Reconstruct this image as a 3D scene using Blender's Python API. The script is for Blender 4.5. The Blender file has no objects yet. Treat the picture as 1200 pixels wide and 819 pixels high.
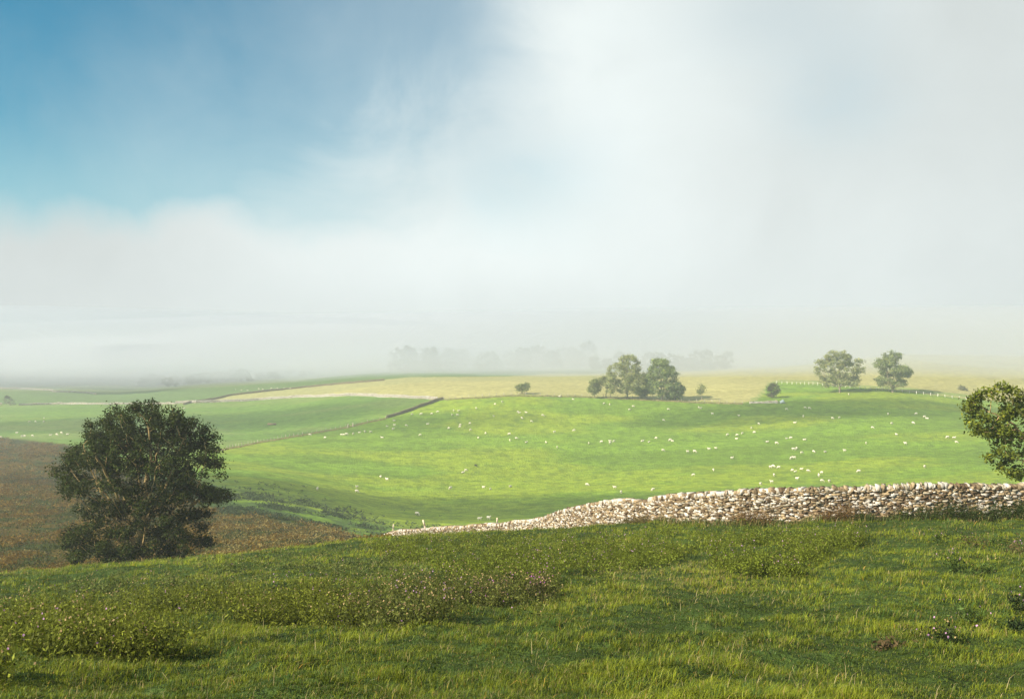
import bpy, math, random
import numpy as np
from mathutils import Vector, noise as mnoise

R = math.radians
FPX = 1166.667          # focal length in photo pixels (35 mm lens, 36 mm sensor, 1200 px)
HY = 409.5              # image row of the level line
rng = np.random.default_rng(7)
random.seed(7)
scn = bpy.context.scene
C = scn.collection

# ------------------------------------------------------------------ camera
cam_d = bpy.data.cameras.new('camera'); cam = bpy.data.objects.new('camera', cam_d); C.objects.link(cam)
cam_d.lens = 35; cam_d.sensor_width = 36; cam_d.clip_start = 0.1; cam_d.clip_end = 20000
cam.location = (0, 0, 0); cam.rotation_euler = (R(90), 0, 0)
scn.camera = cam

# ------------------------------------------------------------------ light and exposure
SUN_EL, SUN_BACK = R(33), R(28)      # sun to the left, a little behind the camera
to_sun = Vector((-math.cos(SUN_EL)*math.cos(SUN_BACK), -math.cos(SUN_EL)*math.sin(SUN_BACK), math.sin(SUN_EL)))
sd = bpy.data.lights.new('sun', 'SUN'); sd.energy = 5.0; sd.angle = R(0.6); sd.color = (1.0, 0.90, 0.74)
so = bpy.data.objects.new('sun', sd); C.objects.link(so)
so.rotation_euler = (-to_sun).to_track_quat('-Z', 'Y').to_euler()
scn.view_settings.view_transform = 'Standard'; scn.view_settings.look = 'None'
scn.view_settings.exposure = 1.0; scn.view_settings.gamma = 1.0; scn.view_settings.use_curve_mapping = False
scn.cycles.max_bounces = 6; scn.cycles.diffuse_bounces = 3; scn.cycles.volume_bounces = 1
scn.cycles.transmission_bounces = 3; scn.cycles.transparent_max_bounces = 8
scn.cycles.use_denoising = True
scn.cycles.caustics_reflective = False; scn.cycles.caustics_refractive = False

# ------------------------------------------------------------------ node helper
class NT:
    def __init__(s, nt): s.nt = nt; s.n = nt.nodes; s.l = nt.links
    def add(s, t, **k):
        nd = s.n.new(t)
        for a, v in k.items(): setattr(nd, a, v)
        return nd
    def put(s, sock, v):
        if isinstance(v, bpy.types.NodeSocket): s.l.new(v, sock)
        elif v is not None: sock.default_value = v
    def m(s, op, a, b=None, c=None, clamp=False):
        nd = s.add('ShaderNodeMath', operation=op); nd.use_clamp = clamp
        for i, v in enumerate((a, b, c)): s.put(nd.inputs[i], v)
        return nd.outputs[0]
    def smooth(s, v, lo, hi, a=0.0, b=1.0):
        nd = s.add('ShaderNodeMapRange', interpolation_type='SMOOTHSTEP')
        s.put(nd.inputs[0], v); s.put(nd.inputs[1], lo); s.put(nd.inputs[2], hi); s.put(nd.inputs[3], a); s.put(nd.inputs[4], b)
        return nd.outputs[0]
    def mix(s, f, a, b, bt='MIX'):
        nd = s.add('ShaderNodeMix', data_type='RGBA', blend_type=bt)
        s.put(nd.inputs[0], f)
        for i, v in ((6, a), (7, b)):
            s.put(nd.inputs[i], (*v, 1) if isinstance(v, tuple) and len(v) == 3 else v)
        return nd.outputs[2]
    def noise(s, vec, scale, detail=4, rough=0.55, dist=0.0):
        nd = s.add('ShaderNodeTexNoise')
        s.put(nd.inputs['Vector'], vec); nd.inputs['Scale'].default_value = scale
        nd.inputs['Detail'].default_value = detail; nd.inputs['Roughness'].default_value = rough
        nd.inputs['Distortion'].default_value = dist
        return nd.outputs['Fac']

# ------------------------------------------------------------------ world: clear blue sky with a bank of low cloud
w = bpy.data.worlds.new('World'); scn.world = w; w.use_nodes = True
t = NT(w.node_tree); t.n.clear()
out = t.add('ShaderNodeOutputWorld'); bg = t.add('ShaderNodeBackground')
sky = t.add('ShaderNodeTexSky', sky_type='NISHITA'); sky.sun_disc = False
sky.sun_elevation = SUN_EL; sky.sun_rotation = math.atan2(to_sun.x, to_sun.y)
sky.air_density = 1.0; sky.dust_density = 0.6; sky.ozone_density = 2.5
geo = t.add('ShaderNodeTexCoord'); D = geo.outputs['Generated']
sep = t.add('ShaderNodeSeparateXYZ'); t.put(sep.inputs[0], D)
az = t.m('MULTIPLY', t.m('ARCTAN2', sep.outputs[0], sep.outputs[1]), 180/math.pi)     # degrees to the right of straight ahead
el = t.m('MULTIPLY', t.m('ARCSINE', sep.outputs[2]), 180/math.pi)
n1 = t.noise(D, 3.2, 5, 0.5, 0.3); n2 = t.noise(D, 9.0, 4, 0.5, 0.2); n3 = t.noise(D, 1.6, 3, 0.5)
nn = t.m('SUBTRACT', n1, 0.5); nn2 = t.m('SUBTRACT', n2, 0.5)
n4 = t.noise(D, 5.5, 8, 0.6, 0.8); nn4 = t.m('SUBTRACT', n4, 0.5)
def blob(ax, ey, rx, ry):
    a = t.m('DIVIDE', t.m('SUBTRACT', az, ax), rx); b = t.m('DIVIDE', t.m('SUBTRACT', el, ey), ry)
    r2 = t.m('ADD', t.m('MULTIPLY', a, a), t.m('MULTIPLY', b, b))
    return t.m('EXPONENT', t.m('MULTIPLY', r2, -1.0))
def lin(*terms):
    acc = None
    for k, v in terms:
        x = t.m('MULTIPLY', v, k) if v is not None else k
        acc = x if acc is None else t.m('ADD', acc, x)
    return acc
# low bank: its top waves around seven degrees up
elw = lin((1.0, el), (3.0, nn), (2.6, nn2), (4.6, nn4), (-0.9, blob(-17, 7.2, 3.0, 3.0)))
low = t.smooth(elw, 9.6, 5.2)
# veil on the right, thinning out to the left
edge = lin((1.0, az), (14.0, nn), (16.0, nn4), (-0.9, t.m('MAXIMUM', el, 0.0)), (17.0, t.m('ADD', 0.0, 1.0)))
veil = t.smooth(edge, -17.0, 6.5)
veil = t.m('POWER', veil, 1.25)
hole = t.m('MULTIPLY', t.m('ADD', 1.0, t.m('MULTIPLY', nn4, 2.0)), lin((0.26, blob(0.0, 10.0, 4.5, 3.0)), (0.20, blob(18.0, 13.6, 3.4, 2.6)), (0.15, blob(14.5, 18.0, 5.0, 2.5)), (0.3, blob(-3.5, 18.5, 3.0, 3.5))))
veil = t.m('MULTIPLY', veil, t.m('SUBTRACT', 1.0, hole), clamp=True)
veil = t.m('MAXIMUM', veil, t.m('MULTIPLY', t.m('ADD', 0.75, nn4), blob(4.5, 14.5, 5.0, 5.5)))
haze_up = t.m('MULTIPLY', t.smooth(lin((1.0, edge), (10.0, nn2)), -30.0, 0.0), 0.42)
cover = t.m('MAXIMUM', low, t.m('MAXIMUM', veil, haze_up), clamp=True)
# how bright the cloud itself is
bri = lin((0.86, None) if False else (0.83, t.m('ADD', 0.0, 1.0)), (0.13, blob(5.0, 14.0, 8.0, 8.0)), (0.13, blob(-4.0, 5.2, 11.0, 3.2)), (0.10, nn), (0.08, nn2), (0.06, blob(20.0, 3.0, 14.0, 6.0)),
          (-0.07, t.smooth(az, -14.0, -28.0)), (-0.07, t.smooth(az, 9.0, 28.0)), (0.13, nn4), (0.05, blob(-12.0, 12.0, 12.0, 7.0)), (-0.05, blob(-22.0, 5.5, 9.0, 2.5)))
cl = t.add('ShaderNodeCombineColor')
t.put(cl.inputs[0], t.m('MULTIPLY', bri, 0.455)); t.put(cl.inputs[1], t.m('MULTIPLY', bri, 0.492)); t.put(cl.inputs[2], t.m('MULTIPLY', bri, 0.487))
skyc = t.mix(1.0, sky.outputs[0], (0.0215, 0.059, 0.058), 'MULTIPLY')
skyc = t.mix(t.smooth(el, 13.0, 4.0, 0.0, 0.7), skyc, (0.195, 0.345, 0.385))
tot = t.mix(cover, skyc, cl.outputs[0])
t.put(bg.inputs[0], tot); bg.inputs[1].default_value = 1.0
t.l.new(bg.outputs[0], out.inputs[0])

# ------------------------------------------------------------------ number helpers
def vhash(ix, iy, seed):
    h = (ix.astype(np.int64)*374761393 + iy.astype(np.int64)*668265263 + seed*1274126177) & 0x7fffffff
    h = ((h ^ (h >> 13))*1274126177) & 0x7fffffff
    return ((h ^ (h >> 16)) & 0xffff)/65535.0
def vnoise(x, y, seed=0):
    x = np.asarray(x, float); y = np.asarray(y, float)
    ix = np.floor(x); iy = np.floor(y); fx = x-ix; fy = y-iy
    fx = fx*fx*(3-2*fx); fy = fy*fy*(3-2*fy)
    a = vhash(ix, iy, seed); b = vhash(ix+1, iy, seed); c = vhash(ix, iy+1, seed); d = vhash(ix+1, iy+1, seed)
    return (a*(1-fx)+b*fx)*(1-fy)+(c*(1-fx)+d*fx)*fy
def fbm(x, y, seed=0, o=4):
    s = 0; a = 0.5; n = 0
    for i in range(o):
        s = s + a*vnoise(np.asarray(x)*2**i+17.3*i, np.asarray(y)*2**i-9.1*i, seed+i); n += a; a *= .5
    return s/n
def sst(x, a, b):
    q = np.clip((np.asarray(x, float)-a)/(b-a), 0, 1); return q*q*(3-2*q)

# ------------------------------------------------------------------ terrain
KY = np.array([0.5, 1, 2, 5, 9, 14, 20, 28, 38, 50, 65, 90, 120, 160, 210, 270, 340, 390, 430, 500, 600, 700, 900, 1200, 1700, 3000, 7000.])
KX = np.array([-300, -150, 0, 150, 300, 450, 600, 750, 900, 1050, 1200, 1350, 1500.])
near = {0.5: 1.62, 1: 1.68, 2: 1.80, 5: 2.36}
#            9   14   20   28   38   50   65   90  120  160  210  270  340  390  430  500  600  700  900 1200 1700 3000 7000
T0   = [819, 765, 726, 694, 674, 677, 690, 668, 632, 596, 566, 543, 523, 512, 502, 487, 473, 461, 447, 437, 428, 418, 413]
T150 = [819, 761, 720, 686, 664, 664, 675, 662, 630, 600, 572, 548, 525, 511, 500, 485, 471, 462, 448, 436, 426, 417, 413]
T300 = [819, 758, 714, 680, 656, 648, 657, 652, 634, 608, 580, 553, 527, 510, 498, 480, 463, 452, 443, 432, 424, 416, 412]
T450 = [819, 754, 709, 673, 647, 631, 635, 642, 641, 630, 607, 575, 530, 500, 480, 461, 447, 438, 432, 427, 421, 415, 412]
T600 = [819, 751, 705, 668, 641, 624, 635, 646, 643, 634, 608, 577, 532, 497, 467, 453, 442, 436, 430, 424, 419, 414, 412]
T750 = [819, 748, 700, 660, 632, 615, 631, 643, 643, 628, 604, 572, 530, 498, 470, 454, 441, 434, 430, 424, 419, 414, 412]
T900 = [819, 745, 695, 652, 620, 609, 625, 635, 637, 622, 598, 563, 520, 490, 470, 450, 434, 431, 429, 424, 419, 414, 412]
T1050= [819, 743, 690, 647, 615, 610, 625, 633, 630, 612, 590, 555, 510, 482, 463, 445, 428, 418, 416, 415, 414, 412, 411]
T1200= [819, 742, 688, 644, 612, 611, 625, 633, 630, 610, 585, 548, 508, 487, 474, 455, 434, 420, 414, 412, 411, 411, 411]
DT = np.zeros((len(KX), len(KY)))
for i, col in enumerate([T0, T0, T0, T150, T300, T450, T600, T750, T900, T1050, T1200, T1200, T1200]):
    for j, Y in enumerate(KY):
        DT[i, j] = near[Y] if Y in near else (col[j-4]-HY)/FPX*Y
LK = np.log(KY)
def _cr(p0, p1, p2, p3, x0, x1, x2, x3, q):
    h = x2-x1
    m1 = (p2-p0)/(x2-x0)*h; m2 = (p3-p1)/(x3-x1)*h
    q2 = q*q; q3 = q2*q
    return (2*q3-3*q2+1)*p1+(q3-2*q2+q)*m1+(-2*q3+3*q2)*p2+(q3-q2)*m2
def depth(px, Y):
    px = np.clip(np.asarray(px, float), -300, 1499.9); ly = np.log(np.clip(np.asarray(Y, float), .51, 6990))
    px, ly = np.broadcast_arrays(px, ly)
    j = np.clip(np.searchsorted(LK, ly)-1, 0, len(LK)-2); i = np.clip(((px+300)/150).astype(int), 0, len(KX)-2)
    jj = [np.clip(j+k, 0, len(LK)-1) for k in (-1, 0, 1, 2)]; ii = [np.clip(i+k, 0, len(KX)-1) for k in (-1, 0, 1, 2)]
    xs = [LK[a] for a in jj]
    xs[0] = np.where(j == 0, LK[0]-.5, xs[0]); xs[3] = np.where(j == len(LK)-2, LK[-1]+.5, xs[3])
    q = (ly-xs[1])/(xs[2]-xs[1])
    cols = [_cr(*[DT[a, b] for b in jj], *xs, q) for a in ii]
    f = (px-KX[i])/150
    return _cr(*cols, -1., 0., 1., 2., f)
UL = 0.66
def warp(X, Y):
    X = np.asarray(X, float); Y = np.asarray(Y, float)
    r = np.hypot(X, Y); a = np.arctan2(X, Y); lim = math.atan(UL)
    inside = np.abs(a) <= lim
    u = np.where(inside, np.tan(np.clip(a, -lim, lim)), np.sign(a)*UL)
    Ye = np.where(inside, r*np.cos(np.clip(a, -lim, lim)), r*math.cos(lim))
    # behind the camera the left and the right columns meet
    back = sst(np.abs(a), R(60), R(175)); u = u*(1-back)
    return 600+FPX*u, Ye
def gz(X, Y):
    px, Ye = warp(X, Y)
    z = -depth(px, Ye)
    far = sst(Ye, 70, 140)
    z = z + (1-far)*(0.30*(fbm(X*.5, Y*.5, 3, 3)-.5)+0.27*(fbm(X*1.5, Y*1.5, 5, 2)-.5))
    z = z + far*((3.0*(fbm(np.asarray(X)*.017, np.asarray(Y)*.017, 9, 2)-.5)+.7*(fbm(np.asarray(X)*.09, np.asarray(Y)*.09, 13, 2)-.5))*sst(Ye, 110, 260))
    return z
def G(x, y): return float(gz(np.array([x]), np.array([y]))[0])
YS = np.exp(np.linspace(math.log(4), math.log(2600), 2600))
def hitY(px, py, ymin=4.0):
    u = (px-600)/FPX
    r = -gz(u*YS, YS)/YS
    ok = np.nonzero((r <= (py-HY)/FPX) & (YS > ymin))[0]
    return float(YS[ok[0]]) if len(ok) else 2600.
def at(px, py, ymin=4.0):
    Y = hitY(px, py, ymin); x = (px-600)/FPX*Y
    return Vector((x, Y, G(x, Y)))
def atY(px, Y):
    x = (px-600)/FPX*Y
    return Vector((x, Y, G(x, Y)))
def poly(pts, px):
    a = np.array(pts, float); return np.interp(px, a[:, 0], a[:, 1])
def ycurve(pts, ymin):       # photo polyline -> list (px, distance)
    res = []
    for (x0, y0), (x1, y1) in zip(pts[:-1], pts[1:]):
        n = max(1, int(abs(x1-x0)/12))
        for k in range(n):
            q = k/n; X = x0+(x1-x0)*q; res.append((X, hitY(X, y0+(y1-y0)*q, ymin)))
    res.append((pts[-1][0], hitY(pts[-1][0], pts[-1][1], ymin)))
    return res

WALL = [(1420, 37, 567), (1300, 38, 567), (1200, 39, 567), (1100, 39.5, 565), (1050, 40, 566), (1000, 40.5, 568), (950, 41, 569), (900, 42, 572), (850, 43, 574),
        (800, 45, 578), (765, 47, 584), (757, 47.5, 588), (748, 48, 584), (740, 48.5, 582), (720, 50, 584), (700, 52, 588), (680, 54.5, 593), (650, 59, 601),
        (620, 64, 609), (590, 69, 613.5), (550, 75, 612.5), (500, 83, 615), (470, 88, 620), (448, 92, 627), (430, 95, 632)]
wallpx = np.array([(a, b) for a, b, c in WALL][::-1], float)
bY = ycurve([(-150, 512), (0, 513), (80, 521), (150, 556), (265, 600), (330, 607), (400, 622), (440, 634)], 100)
edgeY = ycurve([(-150, 474), (0, 473.5), (205, 472.5), (280, 470), (350, 465.5), (420, 463.5), (480, 466), (515, 468), (600, 463), (685, 464), (800, 470), (868, 472.5), (886, 469), (896, 460), (900, 451), (915, 447.5), (960, 449.5), (1000, 453), (1060, 458), (1100, 463.5), (1140, 468), (1200, 472), (1350, 474)], 300)
upY = ycurve([(200, 473), (215, 473), (270, 463), (400, 449), (450, 445), (480, 442), (600, 441), (640, 438), (700, 438), (840, 434)], 440)
up2 = ycurve([(700, 438), (840, 434)], 500)

def srgb(r, g, b):
    f = lambda c: (c/255/12.92 if c/255 <= .04045 else ((c/255+.055)/1.055)**2.4)
    return np.array([f(r), f(g), f(b)])
def cover_colour(X, Y):
    px, Ye = warp(X, Y)
    n = fbm(X*.06, Y*.06, 21, 4); nf = fbm(X*.6, Y*.6, 31, 3)
    col = np.empty(X.shape+(3,))
    def setc(mask, c):
        m = np.clip(mask, 0, 1)[..., None]; col[...] = col*(1-m)+np.asarray(c)*m
    fieldc = np.array([.155, .250, .022])
    col[...] = fieldc
    # gentle streaks of mown and grazed grass
    s = fbm(X*.03+5, Y*.10, 41, 4)
    col *= (0.66+.68*s)[..., None]
    yel = sst(fbm(X*.02, Y*.045, 44, 4), .50, .70)
    setc(yel*.7, [.260, .320, .022])
    setc(sst(nf, .55, .75)*.45, [.085, .155, .018]); setc(sst(fbm(X*.25, Y*.5, 46, 3), .56, .7)*.4, [.10, .165, .02])
    ys = np.interp(px, *zip(*bY))
    # beyond the fence line: second field a little duller
    fence = np.interp(px, *zip(*FENCE_L))
    setc((px < 520)*sst(Ye-fence, -2, 2)*.6, [.115, .205, .040])
    setc((px < 520)*sst(Ye-fence, -2, 2)*sst(fbm(X*.02, Y*.05, 48, 3), .5, .6)*.45, [.21, .25, .07])
    # far country
    e = np.interp(px, *zip(*edgeY))
    farm = sst(Ye-e, -1.5, 1.5)
    setc(farm, [.11, .175, .045])
    band = np.sin(Ye/43+px*.004+2*fbm(X*.003, Y*.003, 51, 2))
    setc(farm*sst(band, .2, .6)*.6, [.075, .115, .04])
    setc(farm*sst(fbm(X*.004, Y*.012, 55, 3), .55, .62)*.7, [.18, .21, .075])
    # dark rough strip far left
    setc((px < 330)*sst(Ye, 800, 830)*(1-sst(Ye, 960, 1010)), [.095, .13, .055])
    setc((px > 195)*(px < 420)*sst(Ye, 1150, 1180)*(1-sst(Ye, 1500, 1560)), [.36, .33, .15])
    # pale ripe grassland
    up = np.interp(px, *zip(*upY)); up = np.where(px > 840, 5000, up)
    g = farm*(px > 205)*(1-sst(Ye-up, -3, 3))
    gc = np.array([.37, .335, .125])*(0.86+.28*fbm(X*.02, Y*.05, 61, 4))[..., None]
    setc(g, gc)
    setc(g*(px < 700)*sst(Ye, 545, 560)*.5, [.30, .30, .12])
    setc(g*(px > 880)*sst(Ye-e, 0, 8)*(1-sst(Ye-e, 10, 14))*.8*(px < 1150), [.16, .25, .05])
    # bracken slope
    br = (1-sst(Ye-ys+14*(n-.5), -6, 6))*(px < 470)
    bm = fbm(X*.25, Y*.18, 71, 4)
    bc = np.where(sst(bm, .42, .58)[..., None] > .5, [.092, .066, .009], [.042, .054, .007])
    setc(br, bc)
    # rushes and damp ground at the foot of the bracken
    ru = sst(Ye-ys, -4, 4)*(1-sst(Ye-ys, 25, 75))*(px < 520)*(px > 150)
    setc(ru*sst(fbm(X*.3, Y*.3, 75, 3), .35, .55)*.8, [.055, .095, .03])
    # near hill
    wy = np.interp(px, wallpx[:, 0], wallpx[:, 1]); lim = np.where(px < 440, 62, wy+1.5)
    fg = 1-sst(Ye-lim, -1, 1.5)
    setc(fg, np.array([.045, .072, .014])*(0.7+.6*nf)[..., None])
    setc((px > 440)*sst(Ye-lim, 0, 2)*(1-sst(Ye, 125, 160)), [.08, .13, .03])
    return np.clip(col, .004, .8)
FENCE_L = ycurve([(-150, 545), (100, 540), (265, 526), (300, 519), (330, 514), (400, 501), (452, 490), (515, 468.5), (560, 463)], 250)

# ------------------------------------------------------------------ materials
def attr_mat(name, rough=.8, var=0.25, vscale=3.0, bump=0.0, bscale=4.0, translucent=0.0, spec=.25, vscale2=None):
    m = bpy.data.materials.new(name); m.use_nodes = True; q = NT(m.node_tree); q.n.clear()
    o = q.add('ShaderNodeOutputMaterial'); p = q.add('ShaderNodeBsdfPrincipled')
    a = q.add('ShaderNodeAttribute', attribute_name='Col'); tc = q.add('ShaderNodeTexCoord')
    col = a.outputs['Color']
    if var:
        f = q.noise(tc.outputs['Object'], vscale, 5, .6)
        k = q.smooth(f, .25, .75, 1-var, 1+var)
        if vscale2:
            f2 = q.noise(tc.outputs['Object'], vscale2, 4, .6); k = q.m('MULTIPLY', k, q.smooth(f2, .3, .7, 1-var*.8, 1+var*.8))
        cc = q.add('ShaderNodeCombineColor')
        for i in range(3): q.put(cc.inputs[i], k)
        col = q.mix(1.0, col, cc.outputs[0], 'MULTIPLY')
    q.put(p.inputs['Base Color'], col); p.inputs['Roughness'].default_value = rough
    p.inputs['Specular IOR Level'].default_value = spec
    if bump:
        b = q.add('ShaderNodeBump'); b.inputs['Strength'].default_value = bump; b.inputs['Distance'].default_value = 1.0/bscale
        q.put(b.inputs['Height'], q.noise(tc.outputs['Object'], bscale, 6, .65)); q.l.new(b.outputs[0], p.inputs['Normal'])
    if translucent:
        tr = q.add('ShaderNodeBsdfTranslucent'); q.put(tr.inputs[0], col)
        mx = q.add('ShaderNodeMixShader'); mx.inputs[0].default_value = translucent
        q.l.new(p.outputs[0], mx.inputs[1]); q.l.new(tr.outputs[0], mx.inputs[2]); q.l.new(mx.outputs[0], o.inputs[0])
    else: q.l.new(p.outputs[0], o.inputs[0])
    return m
M_ground = attr_mat('ground_cover', .9, .26, .35, .9, 1.6, spec=.1, vscale2=2.0)
M_leaf = attr_mat('leaf', .6, 0, translucent=.28, spec=.12)
M_grass = attr_mat('grass_blade', .5, 0, translucent=.30, spec=.2)
M_bark = attr_mat('bark', .85, .3, 2.5, .4, 9)
M_stone = attr_mat('limestone', .85, .28, 5.0, .5, 14)
M_wool = attr_mat('wool', .95, .08, 12, .6, 25, spec=.05)
M_wood = attr_mat('weathered_wood', .85, .25, 9, .3, 20)
M_metal = attr_mat('painted_metal', .45, .06, 3)

# ------------------------------------------------------------------ mesh helpers
def tag(o, label=None, cat=None, group=None, kind=None):
    if label: o['label'] = label
    if cat: o['category'] = cat
    if group: o['group'] = group
    if kind: o['kind'] = kind
    return o
def mesh_np(name, V, faces_sizes, idx, cols, mat, parent=None, smooth=False, loc=None, link=True):
    """V (n,3); faces_sizes (f,), idx flat loop vertex indices; cols (n,3) per vertex"""
    me = bpy.data.meshes.new(name)
    n = len(V); nf = len(faces_sizes)
    me.vertices.add(n); me.vertices.foreach_set('co', np.ascontiguousarray(V, np.float32).ravel())
    me.loops.add(len(idx)); me.loops.foreach_set('vertex_index', np.ascontiguousarray(idx, np.int32))
    me.polygons.add(nf)
    st = np.concatenate([[0], np.cumsum(faces_sizes)[:-1]]).astype(np.int32)
    me.polygons.foreach_set('loop_start', st)
    me.polygons.foreach_set('loop_total', np.asarray(faces_sizes, np.int32))
    if smooth: me.polygons.foreach_set('use_smooth', np.ones(nf, bool))
    me.update(calc_edges=True)
    if cols is not None:
        a = me.color_attributes.new('Col', 'FLOAT_COLOR', 'POINT')
        c4 = np.ones((n, 4), np.float32); c4[:, :3] = cols; a.data.foreach_set('color', c4.ravel())
    if mat: me.materials.append(mat)
    o = bpy.data.objects.new(name, me)
    if link: C.objects.link(o)
    if parent: o.parent = parent
    if loc is not None: o.location = loc
    return o
class MB:
    def __init__(s): s.V = []; s.S = []; s.I = []; s.C = []; s.n = 0
    def add(s, V, faces, col):
        V = np.asarray(V, float); s.V.append(V)
        for f in faces: s.S.append(len(f)); s.I.extend([i+s.n for i in f])
        c = np.asarray(col, float); s.C.append(np.tile(c, (len(V), 1)) if c.ndim == 1 else c); s.n += len(V)
    def addq(s, V, F, col):      # F (k,4) array
        V = np.asarray(V, float); s.V.append(V); s.S.extend([F.shape[1]]*len(F)); s.I.extend((F+s.n).ravel().tolist())
        c = np.asarray(col, float); s.C.append(np.tile(c, (len(V), 1)) if c.ndim == 1 else c); s.n += len(V)
    def box(s, c, h, col, rz=0, tilt=0):
        x, y, z = h; P = np.array([(a*x, b*y, d*z) for d in (-1, 1) for a, b in ((-1, -1), (1, -1), (1, 1), (-1, 1))], float)
        if tilt: ct, st = math.cos(tilt), math.sin(tilt); P = np.stack([P[:, 0]*ct+P[:, 2]*st, P[:, 1], -P[:, 0]*st+P[:, 2]*ct], 1)
        cz, sz = math.cos(rz), math.sin(rz); P = np.stack([P[:, 0]*cz-P[:, 1]*sz, P[:, 0]*sz+P[:, 1]*cz, P[:, 2]], 1)+np.asarray(c, float)
        s.add(P, [(3, 2, 1, 0), (4, 5, 6, 7), (0, 1, 5, 4), (1, 2, 6, 5), (2, 3, 7, 6), (3, 0, 4, 7)], col)
    def tube(s, A, B, ra, rb, col, k=5, cap=False):
        A = Vector(A); B = Vector(B); d = (B-A)
        if d.length < 1e-6: return
        d.normalize(); u = d.orthogonal().normalized(); v = d.cross(u)
        P = []
        for (Q, r) in ((A, ra), (B, rb)):
            for i in range(k):
                a = 2*math.pi*i/k; P.append(Q+u*math.cos(a)*r+v*math.sin(a)*r)
        f = [(i, (i+1) % k, k+(i+1) % k, k+i) for i in range(k)]
        if cap: f += [tuple(range(k-1, -1, -1)), tuple(range(k, 2*k))]
        s.add([tuple(p) for p in P], f, col)
    def build(s, name, mat, parent=None, smooth=False, loc=None):
        return mesh_np(name, np.concatenate(s.V), s.S, s.I, np.concatenate(s.C), mat, parent, smooth, loc)
def empty(name, loc):
    o = bpy.data.objects.new(name, None); o.empty_display_size = .5; C.objects.link(o); o.location = loc; return o
def copy_tree(o, loc=None, rz=None, sc=None):
    c = o.copy(); C.objects.link(c)
    for ch in list(o.children):
        d = ch.copy(); C.objects.link(d); d.parent = c
        for g in list(ch.children):
            e = g.copy(); C.objects.link(e); e.parent = d
    if loc is not None: c.location = loc
    if rz is not None: c.rotation_euler = (0, 0, rz)
    if sc is not None: c.scale = (sc, sc, sc) if np.isscalar(sc) else sc
    return c
def rand_dirs(n, up=0.0):
    d = rng.normal(size=(n, 3)); d /= np.linalg.norm(d, axis=1)[:, None]; d[:, 2] += up
    return d/np.linalg.norm(d, axis=1)[:, None]
def leaf_quads(P, L, W, N, col):
    """rhombus leaves centred at P, length L, width W, normals N -> V, idx, sizes, cols"""
    n = len(P); r = rng.normal(size=(n, 3)); T = r-(r*N).sum(1)[:, None]*N; T /= np.linalg.norm(T, axis=1)[:, None]
    B = np.cross(N, T); L = np.asarray(L).reshape(-1, 1)*np.ones((n, 1)); W = np.asarray(W).reshape(-1, 1)*np.ones((n, 1))
    V = np.stack([P-T*L/2, P+B*W/2-T*L*.05, P+T*L/2, P-B*W/2-T*L*.05], 1).reshape(-1, 3)
    return V, np.arange(4*n), np.full(n, 4), np.repeat(col, 4, 0)

# ------------------------------------------------------------------ ground sheet
def make_ground():
    rr = np.exp(np.arange(math.log(1.0), math.log(6500), .0078))
    a_in = np.linspace(-31, 31, 470); a_out = np.arange(31+2.5, 360-31-1, 3.0)
    ang = np.radians(np.concatenate([a_in, a_out])); na = len(ang); nr = len(rr)
    A, Rr = np.meshgrid(ang, rr); X = np.sin(A)*Rr; Y = np.cos(A)*Rr
    Z = gz(X, Y)
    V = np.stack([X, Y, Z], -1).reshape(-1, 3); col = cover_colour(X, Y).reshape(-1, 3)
    V = np.vstack([V, [0, 0, -1.6]]); col = np.vstack([col, [.05, .08, .015]])
    i = np.arange(nr-1)[:, None]*na; j = np.arange(na)[None]; j2 = (j+1) % na
    F = np.stack([i+j, i+j2, i+na+j2, i+na+j], -1).reshape(-1, 4)
    F = F[:, ::-1]
    c = nr*na; tri = np.stack([np.full(na, c), (np.arange(na)+1) % na, np.arange(na)], 1)
    idx = np.concatenate([F.ravel(), tri.ravel()]); sz = np.concatenate([np.full(len(F), 4), np.full(na, 3)])
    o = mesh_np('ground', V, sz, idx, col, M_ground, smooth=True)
    tag(o, 'rolling green pasture, bracken slope and pale ripe grassland falling away to the valley', 'ground', kind='structure')
make_ground()

# ------------------------------------------------------------------ dry stone walls
def unit_rock():
    V = []; idx = {}; F = []
    g = [-1, 0, 1]
    def vi(p):
        if p not in idx: idx[p] = len(V); V.append(p)
        return idx[p]
    for ax in range(3):
        for s in (-1, 1):
            for a in (-1, 0):
                for b in (-1, 0):
                    q = []
                    for (da, db) in ((0, 0), (1, 0), (1, 1), (0, 1)):
                        p = [0, 0, 0]; p[ax] = s; p[(ax+1) % 3] = a+da; p[(ax+2) % 3] = b+db; q.append(vi(tuple(p)))
                    F.append(q if s > 0 else q[::-1])
    V = np.array(V, float); n = np.linalg.norm(V, axis=1)[:, None]
    return V*(0.93+.07*1.1/n), np.array(F)
RV, RF = unit_rock()
def stone_col(kind='warm', n=1):
    r = rng.random()
    if kind == 'warm':
        if r < .28: c = np.array([.54, .49, .42])*rng.uniform(.65, 1.15)
        elif r < .72: c = np.array([.27, .20, .115])*rng.uniform(.5, 1.3)
        elif r < .92: c = np.array([.13, .088, .05])*rng.uniform(.6, 1.3)
        else: c = np.array([.33, .29, .21])
    elif kind == 'pale':
        c = (np.array([.52, .48, .42]) if r < .7 else np.array([.38, .30, .2]))*rng.uniform(.8, 1.15)
    else:
        c = np.array([.20, .16, .10])*rng.uniform(.7, 1.4)
    return np.clip(c, 0, .82)
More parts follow.
